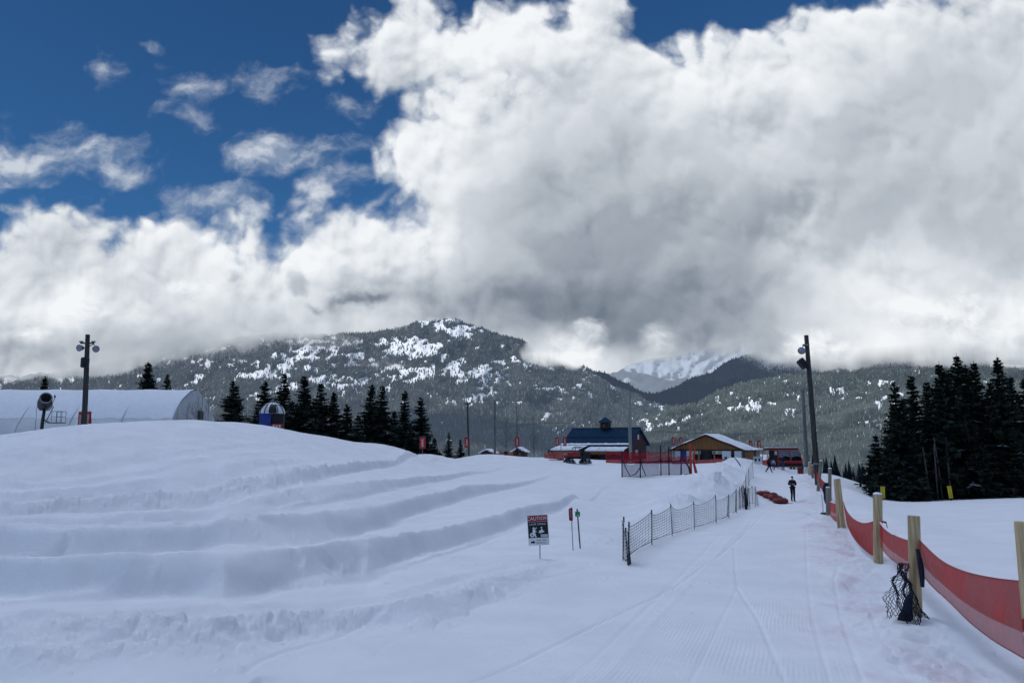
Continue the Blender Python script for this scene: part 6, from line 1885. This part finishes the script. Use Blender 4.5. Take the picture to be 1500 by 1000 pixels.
# broad tone of the cloud mass
GA = [(880, 390, 260, 130, -.20), (770, 455, 150, 36, -.14), (930, 470, 120, 30, -.08), (1000, 458, 230, 58, -.27), (1330, 330, 260, 90, -.12), (600, 265, 130, 140, .22), (800, 70, 260, 80, .16), (1120, 110, 170, 70, .10), (1380, 455, 220, 75, .32),
      (480, 390, 150, 60, .13), (250, 520, 330, 36, -.15), (110, 440, 150, 34, .10), (1110, 505, 70, 34, -.12), (1220, 515, 100, 36, .22), (962, 505, 60, 30, .16), (725, 420, 120, 60, -.02), (832, 510, 62, 44, .40), (275, 432, 55, 34, .16), (118, 446, 50, 32, .17), (45, 480, 44, 28, .15), (640, 440, 170, 34, -.10),
      (1390, 60, 160, 90, .02), (960, 500, 110, 34, -.05), (1320, 250, 200, 90, -.08), (460, 432, 110, 20, -.10), (980, 262, 260, 60, -.08), (80, 510, 120, 30, -.06)]
p4 = nt.v('ADD', UV0, nt.v('SCALE', nt.v('SUBTRACT', nt.noise(UV0, 5.0, 4, .6, dim='2D')[1], (.5, .5, .5)), scale=.10))
tone = .63
for (x, y, rx, ry, k) in GA:
    cx, cy = q(x, y)
    e = nt.v('LENGTH', nt.v('MULTIPLY', nt.v('SUBTRACT', p4, (cx, cy, 0)), (F / rx, F / ry, 0)))
    gq = nt.m('MULTIPLY', nt.m('EXPONENT', nt.m('MULTIPLY', nt.m('MULTIPLY', e, e), -.9)), k)
    tone = nt.m('ADD', gq, tone)
# rolling heads inside the body
pb = nt.v('MULTIPLY', p4, (1, 1, 0))
v1 = nt.voro(pb, 6.5, 2.0, .5); v2 = nt.voro(nt.v('ADD', pb, (-.022, .040, 0)), 6.5, 2.0, .5)
tone = nt.m('ADD', tone, nt.m('MAXIMUM', nt.m('MINIMUM', nt.m('MULTIPLY', nt.m('SUBTRACT', v2, v1), .26), .07), -.04))
# relief: a flank is bright where the cloud thins toward the light
rel1 = nt.m('MULTIPLY', nt.m('SUBTRACT', H0, H1), 4.5)
rel2 = nt.m('MULTIPLY', nt.m('SUBTRACT', H0, H2), 2.4)
rel = nt.m('ADD', nt.m('MAXIMUM', nt.m('MINIMUM', rel1, .15), -.07), nt.m('MAXIMUM', nt.m('MINIMUM', rel2, .16), -.10))
# relief is strongest at the sunny upper edges and fades into the flat shaded body
edge = nt.mr(H0, .17, .02, .10, 1.0)
soft = nt.noise(p4, 4.5, 5, .5, dim='2D')[0]
tone = nt.m('ADD', tone, nt.m('MULTIPLY', nt.m('SUBTRACT', soft, .5), .30))
lum = nt.m('ADD', tone, nt.m('MULTIPLY', rel, edge))
# dark ragged scud under the left bank
ps = nt.v('ADD', UV0, nt.v('SCALE', nt.v('SUBTRACT', w3, (.5, .5, .5)), scale=.10))
sc_ = None
for (x, y, rx, ry, k) in [(428, 412, 30, 28, 1), (500, 438, 50, 24, 1), (455, 448, 55, 14, .8), (545, 430, 30, 20, .7), (355, 405, 26, 16, .5)]:
    cx, cy = q(x, y)
    e = nt.m('MULTIPLY', nt.m('SUBTRACT', 1.1, nt.v('LENGTH', nt.v('MULTIPLY', nt.v('SUBTRACT', ps, (cx, cy, 0)), (F / rx, F / ry, 0)))), k)
    sc_ = e if sc_ is None else nt.m('MAXIMUM', sc_, e)
scf = nt.mr(nt.m('ADD', sc_, nt.m('MULTIPLY', nt.m('SUBTRACT', nth, .5), 1.4)), .1, .9)
lum = nt.m('SUBTRACT', lum, nt.m('MULTIPLY', scf, .28))
# bright puffs hanging in front of the ridges
pp = nt.v('ADD', UV0, nt.v('SCALE', nt.v('SUBTRACT', w3, (.5, .5, .5)), scale=.030))
pf = None
for (x, y, rx, ry, k) in [(828, 514, 58, 40, 1.0), (862, 486, 44, 30, .8), (790, 522, 30, 20, .9), (965, 500, 44, 26, .75), (275, 436, 50, 34, .7), (118, 450, 46, 32, .7), (45, 484, 40, 28, .7), (1210, 505, 90, 36, .7), (1390, 470, 150, 60, .6)]:
    cx, cy = q(x, y)
    e = nt.m('MULTIPLY', nt.m('SUBTRACT', 1.1, nt.v('LENGTH', nt.v('MULTIPLY', nt.v('SUBTRACT', pp, (cx, cy, 0)), (F / rx, F / ry, 0)))), k)
    pf = e if pf is None else nt.m('MAXIMUM', pf, e)
pfm = nt.mr(nt.m('ADD', pf, nt.m('MULTIPLY', nt.m('SUBTRACT', nth, .5), .9)), .05, .70)
lum = nt.m('ADD', nt.m('MULTIPLY', lum, nt.m('SUBTRACT', 1.0, nt.m('MULTIPLY', pfm, .75))), nt.m('MULTIPLY', pfm, nt.m('ADD', .66, nt.m('MULTIPLY', nt.m('SUBTRACT', nth, nth2), 1.2))))
lum = nt.m('MAXIMUM', nt.m('MINIMUM', lum, .97), .12)
ramp = nt.new('ShaderNodeValToRGB')
nt.l.new(lum, ramp.inputs[0])
cr = ramp.color_ramp
stops = [(.0, (.10, .13, .18)), (.25, (.235, .275, .335)), (.45, (.42, .465, .52)), (.65, (.60, .64, .69)), (.85, (.80, .835, .875)), (1, (.93, .95, .97))]
cr.elements[0].position = 0; cr.elements[1].position = 1
for i, (p_, c_) in enumerate(stops):
    el = cr.elements[0] if i == 0 else (cr.elements[-1] if i == len(stops) - 1 else cr.elements.new(p_))
    el.position = p_; el.color = (*c_, 1)
thinlum = nt.m('ADD', .50, nt.m('MULTIPLY', nt.m('SUBTRACT', nth, nth2), 2.0))
thc = nt.mixc(nt.mr(thinlum, .3, .75, 0, 1, False), (.30, .38, .50), (.72, .76, .82))
front = nt.mr(gy, .14, .30)
ccol = nt.mixc(alpha, thc, ramp.outputs[0])
fa = nt.m('SUBTRACT', 1.0, nt.m('MULTIPLY', nt.m('SUBTRACT', 1.0, alpha), nt.m('SUBTRACT', 1.0, tha)))
# rest of the sky: broken grey cloud
nb = nt.noise(gen, 2.2, 4, .6)[0]
ba = nt.mr(nb, .40, .62, 0, .85)
fac = nt.m('ADD', nt.m('MULTIPLY', fa, front), nt.m('MULTIPLY', ba, nt.m('SUBTRACT', 1.0, front)))
over = nt.mr(gz, .60, .80)
rest = nt.mixc(nt.mr(gz, .05, .6), (.10, .125, .18), (.26, .32, .44))
# bright patch added to the sky out of view, to light the snow
fill_glow = nt.mr(nt.v('DOT_PRODUCT', gen, tuple(Vector((-.42, .40, .82)).normalized())), .945, .997)
ovc = nt.mixc(fill_glow, (.36, .42, .57), (8.3, 9.6, 12.2))
over = nt.m('MAXIMUM', over, fill_glow)
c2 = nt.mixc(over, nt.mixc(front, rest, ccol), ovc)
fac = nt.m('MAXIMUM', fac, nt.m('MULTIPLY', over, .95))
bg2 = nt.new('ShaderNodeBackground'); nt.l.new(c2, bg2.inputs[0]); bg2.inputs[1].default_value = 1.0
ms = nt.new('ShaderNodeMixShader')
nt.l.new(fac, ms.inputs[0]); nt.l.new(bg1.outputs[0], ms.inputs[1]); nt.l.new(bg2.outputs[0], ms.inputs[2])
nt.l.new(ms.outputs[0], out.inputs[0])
wd.cycles.sampling_method = 'MANUAL'; wd.cycles.sample_map_resolution = 512

SC.view_settings.view_transform = 'Standard'; SC.view_settings.look = 'None'
SC.view_settings.exposure = 0; SC.view_settings.gamma = 1
SC.render.engine = 'CYCLES'
SC.cycles.max_bounces = 5; SC.cycles.diffuse_bounces = 2; SC.cycles.glossy_bounces = 2
SC.cycles.transparent_max_bounces = 14; SC.cycles.transmission_bounces = 3
SC.cycles.use_denoising = True
try: SC.cycles.denoiser = 'OPENIMAGEDENOISE'
except Exception: pass
SC.cycles.use_adaptive_sampling = True; SC.cycles.adaptive_threshold = .015
